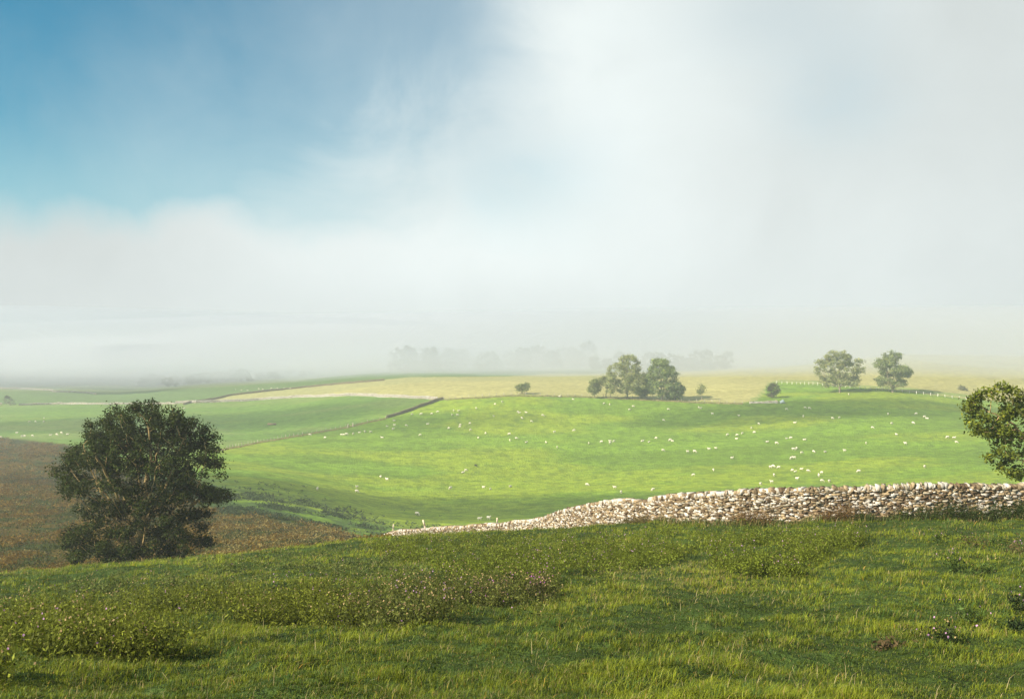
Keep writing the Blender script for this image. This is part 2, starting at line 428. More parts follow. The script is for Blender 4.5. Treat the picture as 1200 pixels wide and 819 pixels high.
def stone(mb, p, t, nrm, up, hl, ht, hh, kind, jit=.20):
    V = RV*(1+rng.normal(0, jit, RV.shape)*np.array([.6, .9, .8]))
    a = rng.normal(0, .20); ca, sa = math.cos(a), math.sin(a)
    V = V*np.array([hl, ht, hh]); V = np.stack([V[:, 0]*ca-V[:, 2]*sa, V[:, 1], V[:, 0]*sa+V[:, 2]*ca], 1)
    b = rng.normal(0, .35); cb, sb = math.cos(b), math.sin(b)
    V = np.stack([V[:, 0]*cb-V[:, 1]*sb, V[:, 0]*sb+V[:, 1]*cb, V[:, 2]], 1)
    W = p+V[:, :1]*t+V[:, 1:2]*nrm+V[:, 2:]*up
    mb.addq(W, RF, stone_col(kind))
def build_wall(name, path, h, label, size=1.0, kind='warm', thick=.55, group=None, coping=True, top_fn=None, ruin=0.0, sink=.15):
    """path: list of (x,y) ; stones laid in rough courses on both faces"""
    P = np.array([(p[0], p[1]) for p in path], float); seg = np.linalg.norm(np.diff(P, axis=0), axis=1); S = np.concatenate([[0], np.cumsum(seg)])
    root = empty(name, (0, 0, 0)); c0 = P[len(P)//2]; z0 = G(*c0); root.location = (c0[0], c0[1], z0); O = np.array([c0[0], c0[1], z0])
    def pt(s):
        x = np.interp(s, S, P[:, 0]); y = np.interp(s, S, P[:, 1]); k = min(max(np.searchsorted(S, s)-1, 0), len(seg)-1)
        tt = (P[k+1]-P[k])/seg[k]; return x, y, tt
    body = MB(); cop = MB(); up = np.array([0, 0, 1.])
    s_grid = np.arange(0, S[-1], .5); gzs = gz(np.interp(s_grid, S, P[:, 0]), np.interp(s_grid, S, P[:, 1]))
    ker = np.ones(5)/5; gzs = np.convolve(np.pad(gzs, 2, mode='edge'), ker, 'valid')
    def base(s): return np.interp(s, s_grid, gzs)
    def H(s): return (top_fn(s) if top_fn else h)*(1-ruin*float(vnoise(s*.22, 1.3, 77)))
    # core
    sg = np.arange(0, S[-1], 1.2*max(1, size*.5))
    for a, b in zip(sg[:-1], sg[1:]):
        xa, ya, tt = pt((a+b)/2); hh = min(H(a), H(b))*.80
        ang = math.atan2(tt[1], tt[0]); bb = (base(a)+base(b))/2
        body.box(np.array([xa, ya, bb+hh/2-sink]) - O, ((b-a)/2+.02, thick*.30, hh/2+sink*.5), [.10, .075, .045], ang)
    z = -sink; row = 0
    hmax = max(H(s) for s in sg)
    ch = .26*size if coping else 0
    while z < hmax-ch:
        rh = rng.uniform(.045, .095)*size*(1.15 if z < .4 else .95)
        for side in (-1, 1):
            s = rng.uniform(0, .3)
            while s < S[-1]:
                L = rng.uniform(.09, .30)*size*(1.35 if rng.random() < .12 else 1)
                if z+rh < H(s)-ch+.05:
                    x, y, tt = pt(s+L/2); t3 = np.array([tt[0], tt[1], 0]); n3 = np.array([tt[1], -tt[0], 0])*side
                    tk = thick*(.5-.12*z/max(hmax, .1))
                    p = np.array([x, y, base(s)+z+rh/2+rng.normal(0, .012*size)])+n3*(tk*.62+rng.normal(0, .045)*size)-O
                    stone(body, p, t3, n3, up, L*.55, tk*.42, rh*.62, kind)
                s += L
        z += rh*.95; row += 1
    if coping:
        s = 0
        while s < S[-1]:
            L = rng.uniform(.06, .20)*size; x, y, tt = pt(s); t3 = np.array([tt[0], tt[1], 0]); n3 = np.array([tt[1], -tt[0], 0])
            lean = rng.normal(.15, .32); u3 = up*math.cos(lean)+t3*math.sin(lean)
            hh = rng.uniform(.09, .16)*size
            p = np.array([x, y, base(s)+H(s)-ch+hh*.8])-O
            V = RV*(1+rng.normal(0, .17, RV.shape))*np.array([L*.62, thick*rng.uniform(.36, .5), hh])
            W = p+V[:, :1]*t3+V[:, 1:2]*n3+V[:, 2:]*u3
            cop.addq(W, RF, stone_col(kind if rng.random() < .8 else 'pale')); s += L*.98
    body.build('stone_courses', M_stone, root)
    if coping: cop.build('coping_stones', M_stone, root)
    tag(root, label, 'stone wall', group)
    return root
def main_wall():
    pts = WALL; wp = []
    for px, Y, top in pts: wp.append(((px-600)/FPX*Y, Y, -(top-HY)/FPX*Y))
    P = np.array([(a, b) for a, b, c in wp]); S = np.concatenate([[0], np.cumsum(np.linalg.norm(np.diff(P, axis=0), axis=1))])
    hs = np.array([c-G(a, b) for a, b, c in wp])
    print('wall heights', np.round(hs, 2))
    hs = np.clip(hs, .7, 1.7)
    build_wall('drystone_wall', wp, 1.4, 'long grey and white drystone wall crossing the near hillside and dropping left', top_fn=lambda s: float(np.interp(s, S, hs)), size=.80)
main_wall()
def field_wall(pts, ymin, h, label, size=2.0, kind='pale', thick=.6, ruin=.2, coping=False):
    path = []
    for (x0, y0), (x1, y1) in zip(pts[:-1], pts[1:]):
        n = max(1, int(abs(x1-x0)/20))
        for k in range(n):
            q = k/n; v = at(x0+(x1-x0)*q, y0+(y1-y0)*q, ymin); path.append((v.x, v.y))
    v = at(*pts[-1], ymin); path.append((v.x, v.y))
    return build_wall('field_wall', path, h, label, size=size, kind=kind, thick=thick, ruin=ruin, coping=coping, group='field walls across the valley')
field_wall([(205, 473.2), (280, 470.6), (350, 465.8), (420, 464), (480, 466.5), (512, 468.5)], 380, 1.5, 'pale stone wall curving along the top of the middle green field', 2.2)
field_wall([(-20, 474.5), (2, 474.5)], 380, 1.2, 'short stub of pale wall left of the lone bush at the frame edge', 2.4)
field_wall([(22, 475), (60, 474), (205, 473.5)], 380, 1.3, 'straight pale stone wall running behind the big dark tree', 2.6, ruin=.5)
field_wall([(-20, 455.3), (25, 456), (40, 457), (58, 457.5), (63, 459.5), (85, 459.5), (105, 461), (112, 462.5)], 600, 1.5, 'crooked pale wall in the hazy fields at far left', 3.2, ruin=.5)
field_wall([(55, 434.5), (88, 432), (130, 431), (170, 429.5)], 900, 1.7, 'faint pale wall highest up the misty slope at far left', 4, ruin=.5)
field_wall([(215, 474.5), (245, 469), (270, 463.5), (335, 456.5), (400, 450), (450, 446)], 450, 1.3, 'dark wall between the ripe grassland and the far flock', 2.4, kind='dark', ruin=.3)
field_wall([(453, 490.5), (470, 485.5), (490, 478), (512, 470.5), (519, 468.8)], 300, 1.4, 'dark stone wall climbing to the field corner after the wire fence', 1.8, kind='dark', ruin=.2)
field_wall([(878, 472.8), (890, 472.8), (911, 473)], 350, 1.1, 'ruined end of pale stone wall beside the fallen log', 1.8, ruin=.5)

# ------------------------------------------------------------------ trees
def colonise(att, base, trunk_h, step, kill, infl, lean=(0, 0)):
    nodes = [np.array(base, float)]; par = [-1]
    n0 = max(2, int(trunk_h/step))
    for i in range(n0):
        nodes.append(nodes[-1]+np.array([lean[0]*step, lean[1]*step, step])+rng.normal(0, step*.08, 3)); par.append(len(nodes)-2)
    att = att.copy(); N = np.array(nodes)
    d = np.linalg.norm(att[:, None]-N[None], axis=2); best = d.argmin(1); bd = d.min(1)
    for it in range(160):
        if len(att) == 0: break
        m = bd < infl
        if not m.any(): m = bd <= bd.min()+step
        src = best[m]; dirs = att[m]-N[src]; dirs /= np.linalg.norm(dirs, axis=1)[:, None]+1e-9
        us, inv = np.unique(src, return_inverse=True); acc = np.zeros((len(us), 3)); np.add.at(acc, inv, dirs)
        acc += rng.normal(0, .12, acc.shape)*np.linalg.norm(acc, axis=1)[:, None]
        acc /= np.linalg.norm(acc, axis=1)[:, None]+1e-9
        new = N[us]+acc*step
        st = len(N); N = np.vstack([N, new]); par.extend(us.tolist())
        d = np.linalg.norm(att[:, None]-new[None], axis=2); nb = d.argmin(1); nd = d.min(1)
        up = nd < bd; best = np.where(up, nb+st, best); bd = np.where(up, nd, bd)
        keep = bd > kill; att = att[keep]; best = best[keep]; bd = bd[keep]
        if len(N) > 6000: break
    return N, np.array(par)
def make_tree(name, loc, lobes, trunk_h, n_att, leaf_n, leaf_L, clump_r, leaf_c, bark_c, label, cat='tree', group=None, trunk_r=.3, step=None,
              shell=.35, lean=(0, 0), up=.25, aspect=.5, extra_stems=None, tint=.25, twig_min=.012, drop=0.0):
    """lobes: (x,y,z,rx,ry,rz) relative to loc, in metres"""
    root = empty(name, loc)
    L = np.array(lobes, float); vol = L[:, 3]*L[:, 4]*L[:, 5]; pick = rng.choice(len(L), n_att*3, p=vol**.8/np.sum(vol**.8))
    d = rand_dirs(len(pick)); rad = rng.uniform(shell, 1, len(pick))**.6
    A = L[pick, :3]+d*rad[:, None]*L[pick, 3:]
    nz = np.array([mnoise.noise(Vector(a*(1.6/max(.6, clump_r*4)))) for a in A]); A = A[nz > -.12+drop]; A = A[A[:, 2] > .15][:n_att]
    H = L[:, 2].max()+L[:, 5].max(); step = step or H/26
    N, par = colonise(A, (0, 0, -.3), trunk_h, step, step*1.25, H*.5, lean)
    cnt = np.zeros(len(N)); has = np.zeros(len(N), bool); has[par[par >= 0]] = True; cnt[~has] = 1
    for i in range(len(N)-1, 0, -1): cnt[par[i]] += cnt[i]
    depth_ = np.zeros(len(N), int)
    for i in range(len(N)-1, 0, -1): depth_[par[i]] = max(depth_[par[i]], depth_[i]+1)
    r = twig_min*np.maximum(cnt, 1)**.5; r = r*max(1, 0)+0; r[cnt > 3] *= 1.0
    scale = trunk_r/r[0]; r = np.where(cnt > 2, r*(1+(scale-1)*np.clip((cnt/cnt[0])**.25, 0, 1)), r)
    mb = MB(); bark_c = np.array(bark_c)
    for i in range(1, len(N)):
        k = 7 if r[i] > .08 else (5 if r[i] > .03 else 3)
        flare = 1.5 if par[i] == 0 else 1
        mb.tube(N[par[i]], N[i], r[par[i]]*flare, r[i], bark_c*rng.uniform(.75, 1.25), k)
    mb.build('trunk', M_bark, root, smooth=True)
    tips = np.nonzero((depth_ <= 2))[0]; tips = tips[tips > 2]
    # thin out some clumps so that light shows between them
    tn = np.array([mnoise.noise(Vector(N[i]*(1.1/max(.5, clump_r*3)))+Vector((7, 3, 1))) for i in tips]); tips = tips[tn > -.30+drop]
    per = max(3, int(leaf_n/len(tips)))
    ci = np.repeat(tips, per); ofs = rng.normal(0, 1, (len(ci), 3))*clump_r*np.array([1, 1, .7])
    P = N[ci]+ofs; ok = P[:, 2] > .05; P = P[ok]; ci = ci[ok]; ofs = ofs[ok]
    nm = rand_dirs(len(P), up)*1.0 + ofs/clump_r*.35; nm /= np.linalg.norm(nm, axis=1)[:, None]
    clv = rng.uniform(1-tint, 1+tint, len(N))[ci]; lf = np.array(leaf_c)*(clv*rng.uniform(.75, 1.3, len(P)))[:, None]
    wm = rng.random(len(P)) < .10; lf[wm] = lf[wm]*np.array([1.6, 1.35, .9])
    LL = leaf_L*rng.uniform(.6, 1.3, len(P))
    V, idx, sz, cc = leaf_quads(P, LL, LL*aspect, nm, lf)
    mesh_np('crown', V, sz, idx, cc, M_leaf, root)
    tag(root, label, cat, group)
    return root
def px_lobes(Y, base, el, dy=None, squash=.85):
    out = []
    for k, (cx, cy, rx, ry) in enumerate(el):
        s = Y/FPX; x = (cx-600)*s-base.x; z = -(cy-HY)*s-base.z
        out.append((x, (dy[k] if dy else rng.uniform(-.35, .35)*rx*s), z, rx*s, max(rx, ry)*s*squash, ry*s))
    return out

b = atY(168, 63)
make_tree('ash_tree', b, px_lobes(63, b, [(165, 505, 58, 38), (162, 560, 84, 64), (105, 550, 48, 38), (190, 520, 56, 40), (125, 520, 40, 30), (225, 545, 44, 48), (240, 580, 32, 26), (165, 612, 80, 46), (115, 635, 40, 28), (208, 628, 40, 24), (160, 648, 80, 18), (130, 505, 30, 22)],
          dy=[0, -.5, .6, .3, 0, .2, -.5, -.6, -.8, -.4, -.5, 0]), 1.7, 2100, 84000, .17, .23, (.033, .047, .007), (.36, .26, .11),
          'large dark green round-crowned tree with golden bare limbs showing, below the near slope', trunk_r=.34, step=.30, shell=.22, twig_min=.014, drop=-.03, tint=.45)
b = atY(1285, 50)
make_tree('oak_tree', b, px_lobes(50, b, [(1160, 480, 35, 34), (1174, 522, 18, 34), (1198, 540, 17, 26), (1190, 500, 18, 30), (1150, 495, 22, 18), (1215, 478, 32, 28), (1275, 470, 60, 50), (1240, 520, 34, 36), (1340, 500, 60, 60), (1197, 470, 22, 18)],
          dy=[-.3, .2, 0, .1, -.5, 0, 0, .5, 0, 0]), 1.6, 1300, 32000, .17, .17, (.115, .140, .016), (.42, .30, .14),
          'olive green tree reaching in from the right edge above the drystone wall', trunk_r=.26, step=.26, shell=.25, twig_min=.010, aspect=.6, drop=.04)
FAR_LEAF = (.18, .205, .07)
def far_tree(name, px, Ybase, el, label, group=None, leaf=FAR_LEAF, n=300, leaves=9000, lL=.62, trunk_r=.4, th=1.8, cr=.62, drop=-.12, tint=.35, cat='tree', **kw):
    b = atY(px, Ybase)
    return make_tree(name, b, px_lobes(Ybase, b, el), th, n, leaves, lL, cr, leaf, (.26, .21, .15), label, cat=cat, group=group, trunk_r=trunk_r, twig_min=.03, drop=drop, tint=tint, **kw)
Yc = 436
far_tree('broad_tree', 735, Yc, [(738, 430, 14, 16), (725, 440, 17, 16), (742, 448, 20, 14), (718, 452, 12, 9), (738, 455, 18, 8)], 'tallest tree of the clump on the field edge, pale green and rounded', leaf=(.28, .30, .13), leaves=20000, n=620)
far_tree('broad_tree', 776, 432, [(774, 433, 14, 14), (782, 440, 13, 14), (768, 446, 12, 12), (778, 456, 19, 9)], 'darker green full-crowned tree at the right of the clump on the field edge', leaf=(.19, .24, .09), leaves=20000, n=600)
far_tree('broad_tree', 795, 430, [(794, 457, 8, 9), (790, 463, 9, 5)], 'low dark bushy tree at the right foot of the clump', leaf=(.085, .12, .04), leaves=5000, n=120, th=.8, trunk_r=.2)
far_tree('broad_tree', 697, Yc, [(697, 452, 7, 8), (695, 458, 6, 5)], 'small rounded tree standing at the left end of the clump', leaves=3500, n=110, th=1.2, trunk_r=.18)
far_tree('broad_tree', 710, 438, [(710, 446, 8, 6), (714, 452, 6, 5)], 'thin flat-topped small tree with visible stem beside the clump', leaves=2500, n=110, th=2.2, trunk_r=.2)
far_tree('broad_tree', 757, 440, [(757, 450, 10, 12), (752, 458, 9, 6)], 'short green tree in the middle of the clump between two taller ones', leaf=(.17, .205, .07), leaves=8000, n=160, th=1.5, trunk_r=.2)
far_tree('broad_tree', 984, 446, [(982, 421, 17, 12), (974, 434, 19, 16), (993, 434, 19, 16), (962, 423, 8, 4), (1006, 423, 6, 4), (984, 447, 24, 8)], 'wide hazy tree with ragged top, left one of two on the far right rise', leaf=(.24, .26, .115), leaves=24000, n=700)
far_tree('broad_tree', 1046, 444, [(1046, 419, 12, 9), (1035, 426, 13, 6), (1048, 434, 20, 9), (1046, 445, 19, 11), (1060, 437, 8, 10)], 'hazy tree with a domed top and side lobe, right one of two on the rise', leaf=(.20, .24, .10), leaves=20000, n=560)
far_tree('small_tree', 611, Yc+4, [(612, 455, 7, 4.5), (616, 452, 5, 3)], 'tiny lone tree leaning right on the fence line left of the clump', leaves=2500, n=90, th=1.0, trunk_r=.14, lean=(.3, 0))
far_tree('small_tree', 822, 432, [(822, 456, 5, 5), (820, 461, 4, 3)], 'thin lone shrub on the fence line right of the clump', leaves=700, n=70, th=1.5, trunk_r=.12)
far_tree('small_tree', 905, 438, [(906, 457, 7, 8), (904, 463, 5, 4)], 'dull brown-green hazy shrub above the ruined wall end', leaf=(.07, .075, .035), leaves=1800, n=90, th=1.2, trunk_r=.14)
far_tree('small_tree', 11, 590, [(10, 469, 7, 6), (12, 472, 5, 4)], 'sparse grey bush in the wall gap at far left', leaf=(.08, .09, .05), leaves=900, n=90, th=.8, trunk_r=.12)
# woods standing in the mist: three sources, copied
def wood_proto(lbl, el, px, Y, leaf):
    return far_tree('wood_tree', px, Y, el, lbl, group='trees of the misty wood beyond the ripe field', leaf=leaf, leaves=3800, n=170, lL=1.3, cr=.9, th=5, trunk_r=.32)
wl = 'dim tree of the misty wood beyond the ripe field'
wp = [wood_proto(wl, [(478, 418, 12, 13), (472, 428, 10, 9), (484, 430, 10, 9)], 478, 755, (.06, .08, .03)),
      wood_proto(wl, [(500, 420, 9, 14), (503, 430, 10, 8)], 500, 765, (.07, .085, .035)),
      wood_proto(wl, [(523, 422, 11, 10), (520, 431, 12, 8)], 522, 770, (.055, .075, .03))]
for i, px in enumerate(list(range(466, 610, 11))+list(range(612, 860, 11))):
    if px in (477, 499, 521): continue
    Y = random.uniform(740, 820) if px < 610 else random.uniform(790, 870)
    sc = random.uniform(.65, .95) if 520 < px < 605 else random.uniform(.9, 1.15)
    if px > 690: sc = random.uniform(.6, .85); Y = random.uniform(705, 750)
    p = atY(px+random.uniform(-4, 4), Y); copy_tree(wp[i % 3], p, random.uniform(0, 6.28), sc)
hl = 'grey-green bushy tree in the far hedge line at left'
hb = far_tree('hedge_tree', 232, 810, [(232, 442, 8, 5.5), (237, 446, 9, 3.5)], hl, group='hedge trees at far left', leaves=1600, n=90, lL=1.2, cr=.8, th=1.0, trunk_r=.25, leaf=(.05, .07, .03))
for i, px in enumerate([168, 176, 186, 197, 207, 217, 224, 241, 252, 262, 272, 280, 290, 301, 312, 325, 338, 352, 366]):
    p = atY(px+random.uniform(-3, 3), random.uniform(790, 840)); copy_tree(hb, p, random.uniform(0, 6.28), random.uniform(.7, 1.15) if px < 290 else random.uniform(.45, .8))
hs = 'misty low tree standing at the far left above the fields'
for i, px in enumerate([60, 120, 140, 150, 160, 350, 372, 395, 415]):
    p = atY(px, random.uniform(1150, 1350)); o = copy_tree(hb, p, random.uniform(0, 6.28), random.uniform(.9, 1.5)); o['label'] = hs; o['group'] = 'misty trees at far left'
far_tree('small_tree', 1129, 470, [(1129, 459, 6, 6), (1126, 463, 5, 4)], 'faint misty shrub just left of the olive green tree', leaves=700, n=70, th=1.0, trunk_r=.12, leaf=(.16, .16, .09))

# ------------------------------------------------------------------ wire fences
def fence(name, pts, ymin, spacing, h, label, col, wv=.075, lean=.06):
    path = []
    for (x0, y0), (x1, y1) in zip(pts[:-1], pts[1:]):
        n = max(1, int(abs(x1-x0)/8))
        for k in range(n): q = k/n; v = at(x0+(x1-x0)*q, y0+(y1-y0)*q, ymin); path.append(v)
    path.append(at(*pts[-1], ymin)); P = np.array([tuple(v) for v in path])
    # smooth out the small wiggles of the path
    for _ in range(3): P[1:-1, :2] = (P[:-2, :2]+2*P[1:-1, :2]+P[2:, :2])/4
    S = np.concatenate([[0], np.cumsum(np.linalg.norm(np.diff(P[:, :2], axis=0), axis=1))])
    n = min(99, int(S[-1]/spacing)); sp = S[-1]/n
    mid = P[len(P)//2]; root = empty(name, (mid[0], mid[1], G(mid[0], mid[1]))); O = np.array(root.location)
    tops = []
    for i in range(n+1):
        x = np.interp(i*sp, S, P[:, 0]); y = np.interp(i*sp, S, P[:, 1]); z = G(x, y)
        mb = MB(); hh = h*random.uniform(.85, 1.12)
        mb.box((0, 0, hh/2-.15), (wv, wv, hh/2+.15), np.array(col)*random.uniform(.7, 1.2), random.uniform(0, 1), random.gauss(0, lean))
        if i < 99: mb.build('post', M_wood, root, loc=(x-O[0], y-O[1], z-O[2]))
        tops.append(np.array([x, y, z])-O)
    wb = MB()
    for a, b in zip(tops[:-1], tops[1:]):
        for k in (.35, .65, .92):
            wb.tube(a+np.array([0, 0, h*k]), b+np.array([0, 0, h*k]), .008, .008, [.3, .29, .27], 3)
    wb.build('wire', M_metal, root)
    tag(root, label, 'fence', 'wire fences round the sheep field')
    return root
fence('wire_fence', [(266, 526), (300, 519.5), (330, 514), (400, 502), (405, 501)], 250, 2.4, 1.2, 'wire fence with brown grass at its foot, left of the stone gateposts', (.38, .33, .25))
fence('wire_fence', [(416, 499), (452, 490.5)], 250, 2.4, 1.2, 'short wire fence between the stone gateposts and the dark wall', (.38, .33, .25))
fence('wire_fence', [(520, 468), (560, 465), (600, 463.5), (685, 464.5), (760, 467.5), (800, 470.5), (870, 473.3)], 380, 3.2, 1.2, 'post and wire fence below the ripe field and tree clump', (.45, .40, .32))
fence('wire_fence', [(910, 449.5), (960, 451.5), (1000, 455), (1060, 460), (1100, 465), (1140, 470)], 380, 2.9, 1.35, 'post and wire fence with white posts under the two hazy trees', (.72, .69, .60), wv=.09)
# tawny grass along the fence and wall feet
def tuft_strip(pts, ymin, n, hgt, name, label, col, width=1.0, wid=.10):
    a = np.array(pts, float); u = rng.random(n)*(a[-1, 0]-a[0, 0])+a[0, 0]
    curve = ycurve(pts, ymin); Y = np.interp(u, *zip(*curve))+rng.normal(0, width, n); X = (u-600)/FPX*Y; Z = gz(X, Y)
    base = np.stack([X, Y, Z], 1); h = hgt*rng.uniform(.5, 1.3, n); w_ = wid*rng.uniform(.6, 1.4, n); th = rng.random(n)*6.28
    d = np.stack([np.cos(th), np.sin(th), 0*th], 1)*w_[:, None]; tip = base+np.stack([rng.normal(0, .3, n)*h, rng.normal(0, .3, n)*h, h], 1)
    V = np.stack([base-d, base+d, tip], 1).reshape(-1, 3); cc = np.repeat(np.array(col)*rng.uniform(.6, 1.35, n)[:, None], 3, 0)
    o = mesh_np(name, V, np.full(n, 3), np.arange(3*n), cc, M_grass); tag(o, label, 'grass', kind='stuff')
tuft_strip([(250, 530), (300, 519.8), (330, 514.6), (400, 502.5), (452, 491)], 250, 3000, .5, 'verge_grass', 'tawny uncut grass along the foot of the left wire fence', (.33, .26, .11), .8)
tuft_strip([(520, 468.8), (600, 464.3), (685, 465.3), (800, 471.3), (870, 474)], 380, 5000, .45, 'verge_grass', 'tawny grass along the fence under the tree clump', (.34, .28, .13), .8, .14)
# ------------------------------------------------------------------ gateposts, trough, log, boulder, far pickup and trailer
for i, (px, py, lbl, tl) in enumerate([(407, 501.5, 'leaning pale stone gatepost, left one of the pair in the fence line', .25), (413.5, 500.5, 'upright pale stone gatepost, right one of the pair in the fence line', .02)]):
    p = at(px, py, 250); mb = MB()
    for k in range(4):
        mb.box((tl*(.25+.4*k), 0, .2+.4*k), (.24-.02*k, .2-.015*k, .23), np.array([.58, .47, .40])*(.9+.1*(k % 2)), .2, tl)
    o = mb.build('stone_gatepost', M_stone, loc=tuple(p)); tag(o, lbl, 'gatepost', 'stone gateposts')
p = at(318.5, 498.5, 300); root = empty('feed_trough', p)
mb = MB(); W, D2, Hh = 1.65, .5, .42; cb = np.array([.25, .16, .10])
mb.box((0, 0, .30), (W, D2, .04), cb); 
for s in (-1, 1): mb.box((0, s*D2, .58), (W, .04, .30), cb*(1.1 if s < 0 else .9)); mb.box((s*(W+.04), 0, .58), (.04, D2+.04, .30), cb)
mb.build('body', M_wood, root)
mb = MB()
for s in (-1, 1): mb.box((0, s*(D2+.02), .91), (W+.1, .07, .03), [.45, .28, .17])
mb.build('rim', M_wood, root)
for sx in (-1, 1):
    for sy in (-1, 1): m_ = MB(); m_.box((sx*1.4, sy*.42, .13), (.07, .07, .13), cb*.7); m_.build('leg', M_wood, root)
tag(root, 'brown wooden feed trough alone in the middle green field', 'feed trough')
p = at(911, 472.5, 350); mb = MB()
mb.tube((-.9, 0, 1.3), (.5, -.2, .1), .14, .24, [.52, .42, .30], 8, True); mb.tube((-.4, 0, .85), (-.5, .2, 1.5), .07, .04, [.5, .4, .3], 5, True)
o = mb.build('fallen_log', M_wood, loc=tuple(p)); tag(o, 'bleached broken log leaning at the ruined wall end', 'log')
p = at(916.5, 473.2, 350); mb = MB()
for k, (x, z, s) in enumerate([(0, .55, .75), (.8, .3, .45), (-.6, .3, .4), (.2, 1.15, .4)]):
    V = RV*(1+rng.normal(0, .14, RV.shape))*np.array([s, s*.8, s*.75])+np.array([x, rng.normal(0, .15), z]); mb.addq(V, RF, np.array([.42, .48, .50])*(1, .8, .7, 1.1)[k])
o = mb.build('boulder_heap', M_stone, loc=tuple(p)); tag(o, 'blue-grey heap of boulders right of the bleached log', 'boulders')
def wheel(mb, x, y, z, r, wdt):
    mb.tube((x, y-wdt, z), (x, y+wdt, z), r, r, [.03, .03, .03], 12, True); mb.tube((x, y-wdt-.01, z), (x, y+wdt+.01, z), r*.5, r*.5, [.4, .4, .4], 10, True)
p = at(162.5, 451.5, 600); root = empty('pickup_truck', p)
mb = MB(); g = np.array([.50, .55, .52])
mb.box((0, 0, .75), (2.5, .9, .28), g); mb.box((1.9, 0, 1.08), (.6, .85, .06), g); mb.box((-1.3, .85, 1.15), (1.1, .05, .15), g); mb.box((-1.3, -.85, 1.15), (1.1, .05, .15), g); mb.box((.35, 0, 1.72), (.75, .78, .06), g)
mb.build('body', M_metal, root); mb = MB(); mb.box((.4, 0, 1.35), (.85, .80, .31), [.06, .075, .08]); mb.build('cab_window', M_metal, root)
for sx in (-1.5, 1.6):
    for sy in (-.85, .85): m_ = MB(); wheel(m_, sx, sy, .4, .4, .12); m_.build('wheel', M_metal, root)
tag(root, 'small grey pickup parked left of the white trailer in the haze', 'pickup'); root.rotation_euler = (0, 0, .2)
p = at(168.5, 452, 600); root = empty('livestock_trailer', p)
mb = MB(); mb.box((0, 0, 1.35), (2.3, 1.0, .85), [.80, .82, .84]); mb.box((0, 0, 2.24), (2.2, .85, .07), [.8, .82, .85]); mb.build('body', M_metal, root)
mb = MB(); mb.tube((-3.4, 0, .55), (-2.3, 0, .6), .06, .06, [.3, .3, .3], 6, True); mb.build('tow_bar', M_metal, root)
for sx in (-.5, .5):
    for sy in (-1.02, 1.02): m_ = MB(); wheel(m_, sx, sy, .38, .38, .1); m_.build('wheel', M_metal, root)
tag(root, 'white livestock trailer standing on the hazy far left slope', 'trailer'); root.rotation_euler = (0, 0, -.15)
# wooden stakes behind the left end of the drystone wall
for px, top, lean_, lbl in [(460, 614, .04, 'thin bleached stake behind the lowest left end of the drystone wall'), (505, 609, -.28, 'short thick pale stake leaning left behind the drystone wall'), (582, 606.5, .02, 'upright bleached stake behind the dark stretch of the drystone wall')]:
    Y = float(np.interp(px, wallpx[:, 0], wallpx[:, 1]))+1.2; x = (px-600)/FPX*Y; zg = G(x, Y); zt = -(top-HY)/FPX*Y; L = zt-zg
    mb = MB(); r = .10 if px == 505 else .07
    n = 5
    for k in range(n): mb.tube((math.sin(lean_)*L*k/n, 0, L*k/n-.2*(k == 0)), (math.sin(lean_)*L*(k+1)/n, 0, L*(k+1)/n), r*(1-.04*k), r*(1-.04*(k+1)), [.60, .50, .36], 7, k == n-1)
    o = mb.build('wooden_stake', M_wood, loc=(x, Y, zg)); tag(o, lbl, 'stake', 'stakes behind the drystone wall')

# ------------------------------------------------------------------ sheep
def ell_mesh(parts):
    V = []; F = []
    for (c, r, rot) in parts:
        n0 = len(V); nu, nv = 12, 8
        for j in range(nv+1):
            ph = math.pi*j/nv
            for i in range(nu):
                a = 2*math.pi*i/nu; p = Vector((math.sin(ph)*math.cos(a)*r[0], math.sin(ph)*math.sin(a)*r[1], math.cos(ph)*r[2]))
                if rot: cy, sy = math.cos(rot), math.sin(rot); p = Vector((p.x*cy+p.z*sy, p.y, -p.x*sy+p.z*cy))
                V.append(tuple(p+Vector(c)))
        for j in range(nv):
            for i in range(nu):
                F.append((n0+j*nu+i, n0+(j+1)*nu+i, n0+(j+1)*nu+(i+1) % nu, n0+j*nu+(i+1) % nu))
    return V, F
def leg(x, y, top, k=0.0):
    return [((x, y, top), (.085, .075, .14), 0), ((x+k*.4, y, top-.14), (.05, .045, .12), 0), ((x+k, y, top-.27), (.036, .034, .12), 0), ((x+k, y, .09), (.032, .03, .10), 0), ((x+k+.02, y, .035), (.05, .036, .035), 0)]
